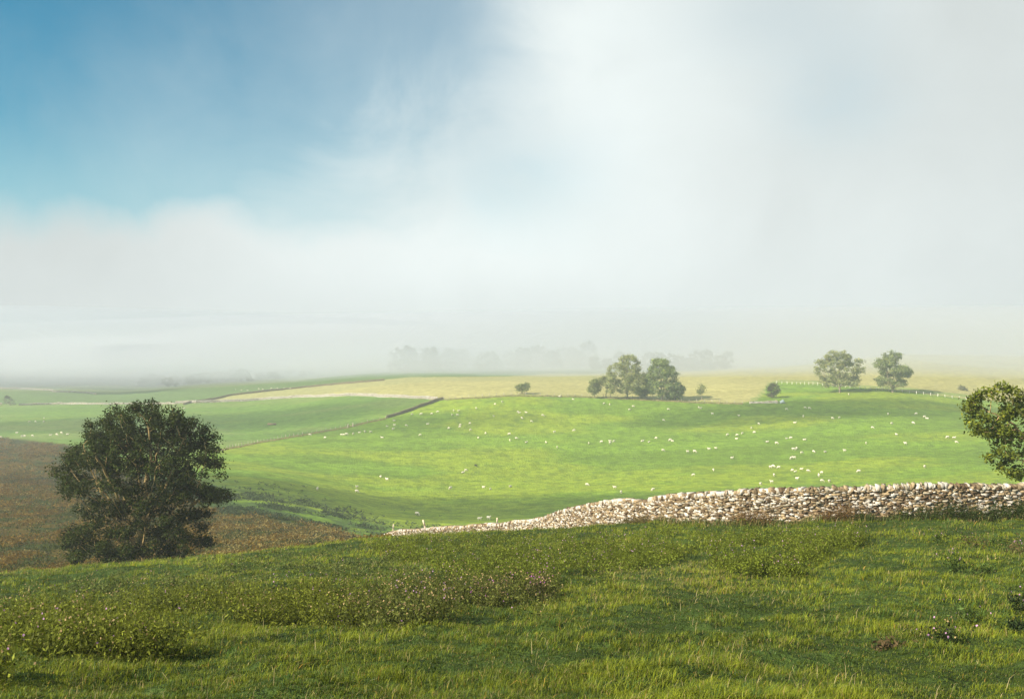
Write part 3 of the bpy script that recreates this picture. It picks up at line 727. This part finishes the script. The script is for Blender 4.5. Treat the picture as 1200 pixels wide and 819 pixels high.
def sheep_mesh(pose, wool, face):
    if pose == 'lie':
        P = [((0, 0, .27), (.50, .27, .26), 0), ((.28, 0, .30), (.26, .23, .23), 0), ((-.25, 0, .28), (.30, .27, .25), 0), ((.48, 0, .46), (.13, .11, .2), .35), ((.60, 0, .62), (.13, .085, .09), .35), ((.70, 0, .57), (.075, .06, .06), .3),
             ((.56, .12, .65), (.03, .08, .025), 0), ((.56, -.12, .65), (.03, .08, .025), 0), ((.42, .2, .07), (.16, .05, .05), 0), ((.42, -.2, .07), (.16, .05, .05), 0), ((-.35, .22, .07), (.18, .06, .06), 0)]
    else:
        P = [((0, 0, .64), (.46, .25, .26), 0), ((.26, 0, .62), (.25, .22, .25), 0), ((-.26, 0, .65), (.26, .25, .25), 0), ((-.50, 0, .60), (.05, .05, .12), 0)]
        for x in (.30, -.30):
            for y in (-.12, .12): P += leg(x+.03*(y > 0), y, .44, .0 if x > 0 else -.03)
        if pose == 'graze':
            P += [((.50, 0, .52), (.13, .11, .2), -.9), ((.62, 0, .36), (.10, .085, .16), -.5), ((.70, 0, .20), (.075, .075, .13), -.45), ((.74, 0, .10), (.055, .055, .07), -.2), ((.64, .10, .30), (.025, .08, .03), 0), ((.64, -.10, .30), (.025, .08, .03), 0)]
        else:
            P += [((.47, 0, .80), (.13, .11, .21), .5), ((.58, 0, .97), (.12, .085, .09), .3), ((.69, 0, .92), (.075, .06, .06), .4), ((.53, .12, 1.0), (.03, .08, .025), 0), ((.53, -.12, 1.0), (.03, .08, .025), 0)]
    V, F = ell_mesh(P)
    me = bpy.data.meshes.new('tmp'); me.from_pydata(V, [], F); o = bpy.data.objects.new('tmp', me); C.objects.link(o)
    md = o.modifiers.new('r', 'REMESH'); md.mode = 'VOXEL'; md.voxel_size = .028; md.use_smooth_shade = True
    s = o.modifiers.new('s', 'SMOOTH'); s.iterations = 2; s.factor = .5
    dg = bpy.context.evaluated_depsgraph_get(); dg.update(); m2 = bpy.data.meshes.new_from_object(o.evaluated_get(dg)); bpy.data.objects.remove(o)
    n = len(m2.vertices); co = np.empty(n*3); m2.vertices.foreach_get('co', co); co = co.reshape(-1, 3)
    c = np.ones((n, 4), np.float32); c[:, :3] = wool
    if pose == 'graze': fm = (co[:, 0] > .60) & (co[:, 2] < .40)
    elif pose == 'stand': fm = (co[:, 0] > .56) & (co[:, 2] > .84)
    else: fm = (co[:, 0] > .56) & (co[:, 2] > .5)
    lm = (co[:, 2] < .30) & ~fm if pose != 'lie' else co[:, 2] < -1
    c[fm, :3] = face; c[lm, :3] = np.array(face)*.9
    a = m2.color_attributes.new('Col', 'FLOAT_COLOR', 'POINT'); a.data.foreach_set('color', c.ravel())
    m2.materials.clear(); m2.materials.append(M_wool); m2.name = 'sheep_'+pose
    return m2
WOOL = (.68, .61, .49); FACE = (.62, .53, .44)
SM = {p: sheep_mesh(p, WOOL, FACE) for p in ('graze', 'stand', 'lie')}
BM = sheep_mesh('graze', (.02, .018, .016), (.02, .018, .016))
SPOS = """372,573 418.5,570.5 418,575.7 446,557.7 453.7,562 363,510 381,513 400,509 403,509.5 406,509 414,508.5 421,506.5 427.7,506.3 434.5,506.7 448,512.5 453.7,499 462,493 462,498.7
460.7,503 476,498.5 492.5,510 482.7,486 493.7,485.5 19.5,506.7 26,511.7 29,511.2 38,510.7 34.5,494 41.5,494 51.5,490 51.5,494 59,509.5 66.5,509.5 72,507.5 79,508.5 1,512.5 208.7,479 215.5,478.7
276,456 283,457 290,457.3 303,455.5 308,456.3 318,455 322,456.2 325,454.7 333,455 340,455 61,438 78,428.5
528,572 566.5,571 574.7,572 598,569 542.5,553 546,551 688,568 653,524.5 501,496.5 526,502 539.5,498 539,500.5 550.7,496.5 551.5,504 569,508 560.5,513.7 597,509 605,514 597.5,516.7 616.7,518 640,518
649.5,507 672.7,504.7 690,519.7 622.7,494 611.5,490 607,482.7 608.5,484.7 616.7,483.5 636,487 578.7,488 580,473 588.5,471 558,478.5 531.7,482 537.5,482 530,486.7 536,487 513,482.7 506,485 671.5,468 655.7,465
720.5,571.5 728,577 765.5,574 812.7,556.5 836,550.5 891.5,567.5 777,528 806,529.7 814,529.7 831,527 839,526 857.7,536.7 785.5,516 788,516.7 769,514 760.5,517.5 752.7,516.7 715,517.5 719.5,517.7 715,519.7
705,518 777.5,492.5 783,480 737.7,480.7 742,476.7 708,473 714.5,474.7 818.7,478 821,479 835,485.7 866,487.7 889,496.7 880.5,502 870,508 884,507 864,510 863,513.7 852.7,510 899,517.5
994.8,462.5 943.3,478.2 948.4,478.8 921.7,479.9 941.3,488 975.3,490.3 983.8,489.7 931.2,495.4 1022.4,501.5 921.9,513.7 927,513.4 942.6,515.2 910,520 1015,520 929.7,527 933.4,525.5 939.5,530.4
953.5,529.7 967,529.5 990,528.7 927.5,536.8 930.8,536.6 903,547.3 906,546.3 912.7,547.4 928.6,551 932,552 939,548.7 947,551.6 907,557 934,561 963,553.7 959.6,557.3 963.3,563.5 972,564 904.5,564.8
1006.5,552.2 1040.7,485.5 1045,496.7 1070,496 1073.7,485 1083.5,488.5 1086.5,490 1050.5,509.7 1061,520.5 1083.7,547 1110.5,513 1118,512.7 1120.7,518.5 488.7,602.3 562,608.5 572.5,607.5 557.5,546"""
UNIQUE = {(488.7, 602.3): 'plump white sheep grazing alone just above the lowest stretch of drystone wall', (562, 608.5): 'white sheep half hidden by the wall, left one beside the upright stake',
 (572.5, 607.5): 'white sheep half hidden by the wall, nearest the upright stake', (372, 573): 'lone white sheep nearest the big dark tree at the field bottom', (418.5, 570.5): 'white sheep, upper one of a stacked pair right of the dark tree',
 (418, 575.7): 'white sheep, lower one of a stacked pair right of the dark tree', (446, 557.7): 'small white sheep up-left of a larger one in the left field', (453.7, 562): 'larger white sheep below a small one in the left field',
 (528, 572): 'white sheep alone left of two grazing together low in the field', (566.5, 571): 'white sheep, left one of two side by side low in the field', (574.7, 572): 'white sheep, right one of two side by side low in the field',
 (598, 569): 'white sheep a short way right of the side-by-side pair', (542.5, 553): 'white sheep touching another, lower left one, near the black sheep', (546, 551): 'white sheep touching another, upper right one, near the black sheep',
 (688, 568): 'lone white sheep above the middle of the drystone wall', (720.5, 571.5): 'white sheep up-left of another just above the wall notch', (728, 577): 'white sheep closest to the wall above its notch',
 (765.5, 574): 'white sheep just above the wall, right of its notch', (812.7, 556.5): 'white sheep alone on the bright grass, nearer of two above the wall', (836, 550.5): 'white sheep alone on the bright grass, further of two above the wall',
 (1006.5, 552.2): 'white sheep lone on bright grass right of the dense flock', (1083.7, 547): 'lone white sheep on bright grass closest to the olive green tree', (994.8, 462.5): 'lone white sheep under the two hazy trees',
 (653, 524.5): 'lone white sheep in the open centre of the field', (777, 528): 'lone white sheep below the row of four in mid field', (557.5, 546): 'only black sheep, alone in the middle of the field',
 (61, 438): 'white speck of a sheep, lower of two on the far left slope', (78, 428.5): 'white speck of a sheep, highest of all on the far left slope'}
def region(px, py):
    if px < 100: return 'small white sheep on the green strip left of the big dark tree', 'sheep left of the dark tree'
    if px < 220: return 'white sheep just right of the dark tree top, under the pale wall', 'sheep under the pale wall'
    if px < 345 and py < 470: return 'tiny white sheep of the far flock beyond the dark wall at left', 'far flock beyond the dark wall'
    if px < 436: return 'white sheep in the close row just below the stone gateposts', 'row of sheep below the gateposts'
    if px < 500: return 'white sheep of the loose bunch below the dark wall at the field corner', 'sheep below the dark wall'
    if px < 572 and py < 503: return 'white sheep scattered high in the field right of the dark wall', 'sheep high in the field, left'
    if px < 700 and py < 503: return 'white sheep scattered high in the field below the lone leaning tree', 'sheep below the lone tree'
    if px < 700: return 'white sheep scattered over mid field left of the tree clump', 'sheep in mid field, left'
    if px < 850: return ('white sheep grazing in the shade just under the tree clump' if py < 500 else 'white sheep of the broken row in mid field below the tree clump'), ('sheep under the tree clump' if py < 500 else 'row of sheep in mid field')
    if px < 895 and py < 530: return 'white sheep of the small bunch between tree clump and dense flock', 'bunch right of mid field'
    if px < 1000 and py < 500: return 'white sheep in the shade below the ruined wall end and blue boulders', 'sheep below the ruined wall'
    if px < 1000 and py < 533: return 'white sheep in the upper part of the dense flock on bright grass', 'dense flock, upper part'
    if px < 1000 and py < 553.6: return 'white sheep in the middle of the dense flock on bright grass', 'dense flock, middle'
    if px < 1000: return 'white sheep of the dense flock nearest the drystone wall', 'dense flock, nearest the wall'
    if py < 499: return 'white sheep on the shaded grass below the two hazy trees', 'sheep below the two hazy trees'
    return 'white sheep spread thinly between dense flock and olive green tree', 'sheep in the right of the field'
for k, tok in enumerate(SPOS.split()):
    px, py = map(float, tok.split(','))
    pose = random.choices(['graze', 'stand', 'lie'], [.62, .2, .18])[0]
    ymin = 150 if py > 476 else 380
    p = at(px, py+ (1.0 if py < 530 else 1.6), ymin)
    if (px, py) in ((562, 608.5), (572.5, 607.5)): pose = 'stand'
    o = bpy.data.objects.new('sheep', BM if (px, py) == (557.5, 546) else SM[pose]); C.objects.link(o)
    a = random.choice([0, math.pi])+random.gauss(0, .7); s = random.uniform(.84, 1.04); o.location = p; o.rotation_euler = (0, 0, a); o.scale = (s, s, s)
    if (px, py) in UNIQUE: tag(o, UNIQUE[(px, py)], 'sheep', 'sheep grazing the valley field')
    else: l, g_ = region(px, py); tag(o, l, 'sheep', g_)

# ------------------------------------------------------------------ near grass
def blades(name, X, Y, h, w_, cols, label, bend=.45, mat=None, cat='grass', wind=(.25, .05)):
    n = len(X); Z = gz(X, Y)-.01; base = np.stack([X, Y, Z], 1)
    th = rng.random(n)*6.283; d = np.stack([np.cos(th), np.sin(th), 0*th], 1)*(w_/2)[:, None]
    bd = rng.random(n)*6.283; k = np.abs(rng.normal(0, bend, n)); B = np.stack([np.cos(bd)*k+wind[0], np.sin(bd)*k+wind[1], 0*k], 1)*h[:, None]
    mid = base+B*.35+np.stack([0*h, 0*h, h*.6], 1); tip = base+B+np.stack([0*h, 0*h, h*(1-.35*np.clip(k, 0, 1))], 1)
    V = np.stack([base-d, base+d, mid+d*.8, mid-d*.8, tip], 1).reshape(-1, 3)
    i0 = np.arange(n)*5; idx = np.stack([i0, i0+1, i0+2, i0+3, i0+3, i0+2, i0+4], 1).ravel(); sz = np.tile([4, 3], n)
    cc = np.repeat(cols, 5, 0)
    o = mesh_np(name, V, sz, idx, cc, mat or M_grass); tag(o, label, cat, kind='stuff')
    return o
def wall_or_crest(px):
    return np.where(px > 455, np.interp(px, wallpx[:, 0], wallpx[:, 1])-.5, 58.)
def grass():
    # tufts: blades spring from a common root and arch outward
    nt = 78000; k = 11
    u = rng.uniform(-.60, .60, nt); Y = np.exp(rng.uniform(math.log(6.5), math.log(62), nt)); px = 600+FPX*u; X = u*Y
    ok = Y < wall_or_crest(px); X = X[ok]; Y = Y[ok]; px = px[ok]; nt = len(X)
    c1 = fbm(X*.9, Y*.9, 101, 3); c2 = fbm(X*.22, Y*.22, 103, 3); c3 = fbm(X*3, Y*3, 107, 2)
    lod = (Y/12)**.7
    th_ = (.034+.075*sst(c1, .3, .75))*rng.uniform(.5, 1.5, nt)*np.maximum(1, (Y/14)**.35)*(.75+.5*c2)
    g1 = np.array([.048, .075, .007]); g2 = np.array([.235, .265, .018]); tan = np.array([.33, .26, .10]); cool = np.array([.070, .125, .024])
    q = np.clip(.38+1.5*(c1-.5)+1.3*(c2-.5)+rng.normal(0, .30, nt), 0, 1)[:, None]; tc = g1*(1-q)+g2*q
    cm = (rng.random(nt) < .30*sst(c3, .4, .6)); tc[cm] = cool*rng.uniform(.6, 1.3, (cm.sum(), 1))
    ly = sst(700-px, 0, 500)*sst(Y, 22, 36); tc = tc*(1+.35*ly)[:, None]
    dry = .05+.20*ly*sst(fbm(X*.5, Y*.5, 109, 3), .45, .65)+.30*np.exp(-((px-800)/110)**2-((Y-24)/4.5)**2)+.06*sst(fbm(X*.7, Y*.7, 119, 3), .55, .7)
    I = np.repeat(np.arange(nt), k); n = len(I)
    a = rng.random(n)*6.283; rad = np.abs(rng.normal(0, .035, n))*lod[I]*1.3; X2 = X[I]+np.cos(a)*rad; Y2 = Y[I]+np.sin(a)*rad
    h = th_[I]*rng.uniform(.5, 1.3, n); w_ = .0056*lod[I]*rng.uniform(.6, 1.4, n)
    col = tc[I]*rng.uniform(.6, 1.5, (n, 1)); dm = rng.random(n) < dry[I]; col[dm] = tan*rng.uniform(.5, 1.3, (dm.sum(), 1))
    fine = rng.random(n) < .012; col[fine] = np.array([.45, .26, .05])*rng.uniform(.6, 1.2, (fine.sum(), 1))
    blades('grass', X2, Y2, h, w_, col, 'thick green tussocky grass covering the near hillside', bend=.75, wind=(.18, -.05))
    # a thinner layer of single blades between the tufts
    n = 200000
    u = rng.uniform(-.60, .60, n); Y = np.exp(rng.uniform(math.log(6.5), math.log(62), n)); px = 600+FPX*u; X = u*Y
    ok = Y < wall_or_crest(px); X = X[ok]; Y = Y[ok]; px = px[ok]; n = len(X); c1 = fbm(X*.9, Y*.9, 101, 3); c2 = fbm(X*.22, Y*.22, 103, 3)
    q = np.clip(.3+1.5*(c1-.5)+1.3*(c2-.5)+rng.normal(0, .30, n), 0, 1)[:, None]; col = (g1*(1-q)+g2*q)
    blades('short_grass', X, Y, .05*rng.uniform(.5, 1.4, n)*np.maximum(1, (Y/14)**.5), .006*(Y/12)**.7*rng.uniform(.7, 1.3, n), col, 'short green grass between the tussocks', bend=.6)
    # seed stalks
    n = 2400; u = rng.uniform(-.6, .6, n); Y = np.exp(rng.uniform(math.log(8), math.log(58), n)); px = 600+FPX*u; X = u*Y
    dens = .15+.85*sst(fbm(X*.35, Y*.35, 120, 3), .5, .65)
    ok = (Y < wall_or_crest(px)) & (rng.random(n) < dens); X = X[ok]; Y = Y[ok]; n = len(X)
    blades('seed_stalks', X, Y, rng.uniform(.10, .22, n)*np.maximum(1, (Y/16)**.3), .006*(Y/12)**.6, np.array([.42, .34, .16])*rng.uniform(.6, 1.2, (n, 1)), 'straw coloured seeding grass stalks scattered over the near hillside', bend=.7)
    # rough uncut grass against the wall foot
    n = 9000; pw = rng.uniform(455, 1290, n); Y = np.interp(pw, wallpx[:, 0], wallpx[:, 1])-.35-np.abs(rng.normal(0, .35, n)); X = (pw-600)/FPX*Y
    dm = rng.random(n) < .35; col = np.where(dm[:, None], np.array([.24, .18, .07]), np.array([.07, .10, .018]))*rng.uniform(.6, 1.4, (n, 1))
    blades('wall_foot_grass', X, Y, rng.uniform(.12, .42, n), .022*rng.uniform(.6, 1.3, n), col, 'long rough grass growing against the foot of the drystone wall', bend=.4)
grass()

# ------------------------------------------------------------------ thistles and weeds
def weed_geo(x, y, h, spread, nl, green, flower, nf, seed, ns, lL=.075):
    """stems with spiky leaves and a few heads; returns parts in world space"""
    z = G(x, y); V = []; cc = []
    st = max(2, int(nl/9)); sx = rng.normal(0, spread, (st, 2)); sh = h*rng.uniform(.6, 1.1, st); sl = rng.normal(0, .12, (st, 2))
    si = rng.integers(0, st, nl); q = rng.random(nl)**.8
    P = np.stack([x+sx[si, 0]+sl[si, 0]*q, y+sx[si, 1]+sl[si, 1]*q, z+q*sh[si]], 1)+rng.normal(0, .05, (nl, 3))*np.array([1, 1, .5])
    N = rand_dirs(nl, .5); L = lL*rng.uniform(.6, 1.4, nl)*(1.2-.5*q)
    col = np.array(green)*rng.uniform(.3, 1.9, (nl, 1)); lq = leaf_quads(P, L, L*.34, N, col); V.append(lq[0]); cc.append(lq[3])
    # stems as thin vertical blades
    A = np.stack([x+sx[:, 0], y+sx[:, 1], np.full(st, z)], 1); Bt = A+np.stack([sl[:, 0], sl[:, 1], sh], 1); d = np.array([.0035, 0, 0])
    S = np.stack([A-d, A+d, Bt+d*.6, Bt-d*.6], 1).reshape(-1, 3); V.append(S); cc.append(np.repeat(np.array([green])*.8, 4*st, 0))
    for k, colr, sz in ((nf, flower, .032), (ns, seed, .034)):
        if k:
            j = rng.integers(0, st, k); H = Bt[j]+rng.normal(0, .06, (k, 3))
            for rep in range(2):
                lq = leaf_quads(H, sz*rng.uniform(.8, 1.3, k), sz*.9, rand_dirs(k, .2), np.array(colr)*rng.uniform(.7, 1.2, (k, 1))); V.append(lq[0]); cc.append(lq[3])
    return np.concatenate(V), np.concatenate(cc)
def band_pts(n, poly_pts):
    """random ground points in a photo polygon given as rows (px0, pytop0, pybottom0)"""
    a = np.array(poly_pts, float); px = rng.uniform(a[0, 0], a[-1, 0], n); tp = np.interp(px, a[:, 0], a[:, 1]); bt = np.interp(px, a[:, 0], a[:, 2])
    fr = rng.random(n); py = tp+(bt-tp)*(fr*1.3-.1); res = []
    for x_, y_, f_ in zip(px, py, fr):
        # quick lookup on the smooth part of the hill
        Y = float(np.interp(y_, _LUT[int(np.clip(x_//20+5, 0, len(_LUT)-1))][0], YL)); res.append(((x_-600)/FPX*Y, Y, x_, f_))
    return np.array(res)
YL = np.exp(np.linspace(math.log(60), math.log(6), 200)); _LUT = []
for k in range(-5, 70):
    u = (k*20+10-600)/FPX; r_ = HY-FPX*gz(u*YL, YL)/YL; _LUT.append((np.maximum.accumulate(r_)+np.arange(200)*1e-4,))
PINK = (.55, .32, .50); PURP = (.42, .12, .40); SEED = (.46, .33, .16); WHT = (.75, .70, .55)
def weed_mass(name, label, bands):
    Vs = []; Cs = []
    for (n, rows, h, green, fl, pf, ps) in bands:
        pts = band_pts(n, rows)
        cl = fbm(pts[:, 0]*.55, pts[:, 1]*.45, 133, 3); e = np.minimum(pts[:, 3], 1-pts[:, 3])*2; pts = pts[rng.random(len(pts)) < sst(cl+.22*(e-.5), .43, .58)]
        for x, y, px, _f in pts:
            if y > wall_or_crest(np.array(px)): continue
            g = np.array(green)*rng.uniform(.7, 1.3)
            V, c_ = weed_geo(x, y, h*rng.uniform(.6, 1.25), .10, 34, g, fl, int(rng.random() < pf)*rng.integers(1, 4), SEED, int(rng.random() < ps)*rng.integers(1, 5)); Vs.append(V); Cs.append(c_)
    V = np.concatenate(Vs); n = len(V)//4
    o = mesh_np(name, V, np.full(n, 4), np.arange(4*n), np.concatenate(Cs), M_leaf); tag(o, label, 'weeds', kind='stuff')
WG = (.055, .085, .016)
weed_mass('thistles', 'dense bed of green thistles with few pink heads below the wall',
  [(4200, [(440, 640, 650), (520, 625, 668), (640, 618, 680), (800, 612, 670), (930, 612, 668), (1010, 620, 640)], .48, (.120, .145, .016), PINK, .10, .10),
   (260, [(700, 608, 620), (860, 606, 618), (1010, 604, 618)], .5, (.07, .085, .03), PINK, .1, .3)])
weed_mass('thistles', 'band of thistles with pale pink heads running across the near slope at left',
  [(1900, [(-40, 745, 800), (60, 715, 780), (200, 705, 765), (340, 695, 745), (420, 690, 740)], .50, (.125, .140, .015), PINK, .06, .18),
   (600, [(380, 690, 740), (480, 692, 735), (560, 690, 725), (650, 685, 722)], .5, (.095, .105, .02), PINK, .14, .55),
   (900, [(0, 690, 720), (200, 672, 712), (400, 650, 690), (500, 640, 690)], .28, (.10, .12, .03), PINK, .05, .25)])
def wall_weeds(name, label, spec):
    Vs = []; Cs = []
    for (n, p0, p1, h, green, fl, pf, ps, off) in spec:
        for _ in range(n):
            pw = rng.uniform(p0, p1); y = float(np.interp(pw, wallpx[:, 0], wallpx[:, 1]))-.45-abs(rng.normal(0, off)); x = (pw-600)/FPX*y
            env = .55+.7*float(vnoise(pw*.045, 3.3, 12))
            V, c_ = weed_geo(x, y, h*env*rng.uniform(.6, 1.2), .10, 30, np.array(green)*rng.uniform(.7, 1.3), fl, int(rng.random() < pf)*2, SEED, int(rng.random() < ps)*3); Vs.append(V); Cs.append(c_)
    V = np.concatenate(Vs); n = len(V)//4
    o = mesh_np(name, V, np.full(n, 4), np.arange(4*n), np.concatenate(Cs), M_leaf); tag(o, label, 'weeds', kind='stuff')
wall_weeds('nettles', 'dark nettles growing along the wall foot at right', [(520, 1040, 1290, .75, (.040, .058, .012), (.6, .45, .05), .08, .05, .35), (90, 1000, 1045, .5, (.045, .062, .014), PINK, .02, .05, .3)])
wall_weeds('dock_stems', 'rusty brown dead weeds leaning on the wall foot', [(70, 962, 1004, .85, (.17, .10, .035), PINK, .05, .4, .2), (60, 862, 905, .8, (.17, .105, .04), PINK, .05, .4, .2), (50, 728, 760, .6, (.13, .10, .035), PINK, .1, .3, .3)])
def clump(px, py, h, spread, n, green, fl, nf, ns, label, name='thistle_plant'):
    p = at(px, py); Vs = []; Cs = []
    for k in range(n):
        a, b_ = np.clip(rng.normal(0, spread*.8, 2), -spread, spread); V, c_ = weed_geo(p.x+a, p.y+b_, h*rng.uniform(.6, 1.1), .07, 26, green, fl, nf, SEED, ns, .09); Vs.append(V); Cs.append(c_)
    V = np.concatenate(Vs)-np.array(p); k = len(V)//4
    o = mesh_np(name, V, np.full(k, 4), np.arange(4*k), np.concatenate(Cs), M_leaf, loc=tuple(p)); tag(o, label, 'thistle', 'lone thistle plants on the near grass')
clump(632, 707, .62, .28, 14, (.085, .08, .03), PURP, 2, 4, 'tall seeding thistle clump with purple heads at the right end of the thistle band')
clump(575, 708, .50, .25, 10, (.075, .08, .025), PURP, 2, 4, 'thistle clump with magenta heads just left of the tall seeding one')
clump(1115, 668, .42, .20, 8, WG, PINK, 1, 1, 'dark thistle plant with two pink heads on the right-hand grass')
clump(1100, 636, .40, .18, 6, WG, PINK, 1, 0, 'low dark thistle, first of the row under the nettles')
clump(1122, 636, .38, .16, 5, WG, PINK, 1, 0, 'low dark thistle, second of the row under the nettles')
clump(1143, 640, .38, .16, 5, (.09, .07, .025), PINK, 0, 1, 'reddish low thistle, third of the row under the nettles')
clump(1173, 640, .35, .16, 5, WG, PINK, 0, 1, 'small dark thistle near the frame edge under the nettles')
clump(1192, 648, .50, .25, 8, (.10, .075, .03), PINK, 1, 1, 'brown-tinged thistle touching the right frame edge')
clump(1148, 672, .35, .12, 5, WG, PINK, 0, 1, 'little thistle right of the one with two pink heads')
clump(1137, 728, .32, .10, 6, WG, PINK, 1, 0, 'single thistle up-right of the dark sprawling clump')
clump(1108, 752, .24, .22, 9, (.035, .05, .012), PINK, 1, 1, 'dark sprawling thistle clump low at right with white heads')
clump(1042, 760, .13, .07, 5, (.085, .058, .026), SEED, 0, 0, 'small dry brown weed tuft left of the dark sprawling clump', 'weed_tuft')
clump(1198, 718, .40, .14, 8, (.03, .045, .012), PINK, 1, 0, 'dark thistle cut by the right frame edge')
clump(1196, 742, .26, .12, 7, (.025, .04, .012), PINK, 0, 0, 'lowest dark weed cut by the right frame edge')

# ------------------------------------------------------------------ bracken, rushes
def bracken():
    n = 42000; Vs = []; Cs = []
    px = rng.uniform(-80, 460, n); Y = np.exp(rng.uniform(math.log(62), math.log(420), n)); X = (px-600)/FPX*Y
    yb = np.interp(px, *zip(*bY)); ok = Y < yb*(.9+.2*fbm(X*.06, Y*.06, 21, 4)); px, Y, X = px[ok], Y[ok], X[ok]
    cm = .5+1.35*(fbm(X*.30, Y*.16, 151, 3)-.5); ok = rng.random(len(X)) < sst(cm, .25, .6)+.15; px, Y, X, cm = px[ok], Y[ok], X[ok], cm[ok]; n = len(X)
    k = 7; I = np.repeat(np.arange(n), k); s = (Y[I]/120)**.6
    P = np.stack([X[I]+rng.normal(0, .35, n*k)*s, Y[I]+rng.normal(0, .35, n*k)*s, gz(X, Y)[I]+rng.uniform(0, .55, n*k)*(.6+.4*s)], 1)
    L = .27*s*rng.uniform(.6, 1.3, n*k)
    a = np.array([.155, .094, .010]); b_ = np.array([.050, .062, .006]); c_ = np.array([.25, .20, .065])
    w1 = (rng.random(n) < sst(cm+.12*(fbm(X*.05, Y*.05, 161, 3)-.5), .40, .58)); right = sst(px, 230, 270)
    col = np.where(w1[:, None], a, b_)*rng.uniform(.6, 1.35, (n, 1)); pm = rng.random(n) < (.05+.30*right); col[pm] = c_*rng.uniform(.7, 1.2, (pm.sum(), 1))
    col = col[I]*rng.uniform(.75, 1.25, (n*k, 1))
    V, idx, sz, cc = leaf_quads(P, L, L*.5, rand_dirs(n*k, .5), col)
    o = mesh_np('bracken', V, sz, idx, cc, M_leaf); tag(o, 'russet and dark green bracken covering the slope round the big dark tree', 'bracken', kind='stuff')
    n = 5200; px = rng.uniform(200, 520, n); yb = np.interp(px, *zip(*bY)); Y = yb+np.abs(rng.normal(0, 26, n))-3; X = (px-600)/FPX*Y
    ok = (rng.random(n) < sst(fbm(X*.12, Y*.12, 171, 3), .4, .6)) & (Y < 290); X, Y = X[ok], Y[ok]; n = len(X)
    k = 6; I = np.repeat(np.arange(n), k); P = np.stack([X[I]+rng.normal(0, .3, n*k), Y[I]+rng.normal(0, .3, n*k), gz(X, Y)[I]+rng.uniform(0, .5, n*k)], 1)
    V, idx, sz, cc = leaf_quads(P, .5, .2, rand_dirs(n*k, 0), np.array([.05, .075, .025])*rng.uniform(.6, 1.4, (n*k, 1)))
    o = mesh_np('rushes', V, sz, idx, cc, M_leaf); tag(o, 'dark green rushes on the damp valley floor beside the bracken', 'rushes', kind='stuff')
bracken()

# ------------------------------------------------------------------ unseen clouds added to throw soft shade on the valley, and the haze
def vol_mat(name, dens, col, aniso):
    m = bpy.data.materials.new(name); m.use_nodes = True; q = NT(m.node_tree); q.n.clear()
    o = q.add('ShaderNodeOutputMaterial'); v = q.add('ShaderNodeVolumePrincipled'); v.inputs['Color'].default_value = (*col, 1)
    v.inputs['Density'].default_value = dens; v.inputs['Anisotropy'].default_value = aniso; q.l.new(v.outputs[0], o.inputs['Volume'])
    return m
def shade_cloud(target, alt, r, dens, rz=0):  # added lens of vapour, out of view, set sunward of the ground it shades
    T = Vector(target); c = T+to_sun*((alt-T.z)/to_sun.z); nu, nv = 32, 16; V = []; F = []
    for j in range(nv+1):
        ph = math.pi*j/nv
        for i in range(nu):
            a = 2*math.pi*i/nu; V.append((math.sin(ph)*math.cos(a)*r[0], math.sin(ph)*math.sin(a)*r[1], math.cos(ph)*r[2]))
    for j in range(nv):
        for i in range(nu): F.append((j*nu+i, (j+1)*nu+i, (j+1)*nu+(i+1) % nu, j*nu+(i+1) % nu))
    mb = MB(); mb.add(V, F, [.8, .8, .8]); o = mb.build('shade_cloud', vol_mat('shade_cloud_vapour', dens, (.95, .96, .97), .3), loc=tuple(c)); o.rotation_euler = (0, 0, rz)
    tag(o, 'unseen wisp of vapour added towards the sun to shade the valley', 'shade_cloud', kind='stuff'); return o
HAZE_TOP = 14.0
mb = MB(); mb.box((0, 0, (HAZE_TOP-75)/2), (6800, 6800, (HAZE_TOP+75)/2), [.8, .8, .8])
hz = mb.build('haze', vol_mat('morning_haze', .00058, (.82, .86, .90), .25)); tag(hz, 'pale morning mist filling the valley', 'haze', kind='stuff')
def fog(c, r, dens, label, col=(.86, .89, .95)):
    nu, nv = 48, 24; V = []; F = []
    for j in range(nv+1):
        ph = math.pi*j/nv
        for i in range(nu):
            a = 2*math.pi*i/nu; k = 1+.12*mnoise.noise(Vector((math.cos(a)*2, math.sin(a)*2, j*.2+c[0]*.01)))
            V.append((math.sin(ph)*math.cos(a)*r[0]*k, math.sin(ph)*math.sin(a)*r[1]*k, math.cos(ph)*r[2]))
    for j in range(nv):
        for i in range(nu): F.append((j*nu+i, (j+1)*nu+i, (j+1)*nu+(i+1) % nu, j*nu+(i+1) % nu))
    mb = MB(); mb.add(V, F, [.8, .8, .8]); o = mb.build('fog_bank', vol_mat('fog', dens, col, .25), loc=c)
    tag(o, label, 'fog', kind='stuff')
for rz_, k_ in ((34, .0036), (50, .0026), (70, .0022)):
    fog((600, 1690, -10), (1700, 1150-(rz_-36)*1.2, rz_), k_, 'dense fog bank lying across the valley beyond the ripe fields')
    fog((-900, 1440, -10), (1100, 780-(rz_-36)*1.2, rz_), k_*.8, 'cooler grey fog bank over the far left fields', (.70, .755, .815))
fog((-190, 1040, -5), (230, 240, 32), .008, 'thicker tongue of fog left of the misty wood')
fog((-330, 830, -12), (150, 150, 24), .005, 'wisp of fog drifting over the far left fields')
fog((-70, 735, -14), (110, 75, 20), .005, 'wisp of fog in front of the misty wood')
fog((260, 790, 2), (170, 110, 26), .004, 'wisp of fog on the crest of the ripe grassland')
shade_cloud((-25, 238, -37), 200, (85, 24, 22), .018)
shade_cloud((125, 400, -27), 200, (80, 20, 25), .016)
shade_cloud((-150, 445, -28), 200, (120, 40, 25), .011)
shade_cloud((-40, 395, -30), 200, (60, 16, 18), .010)
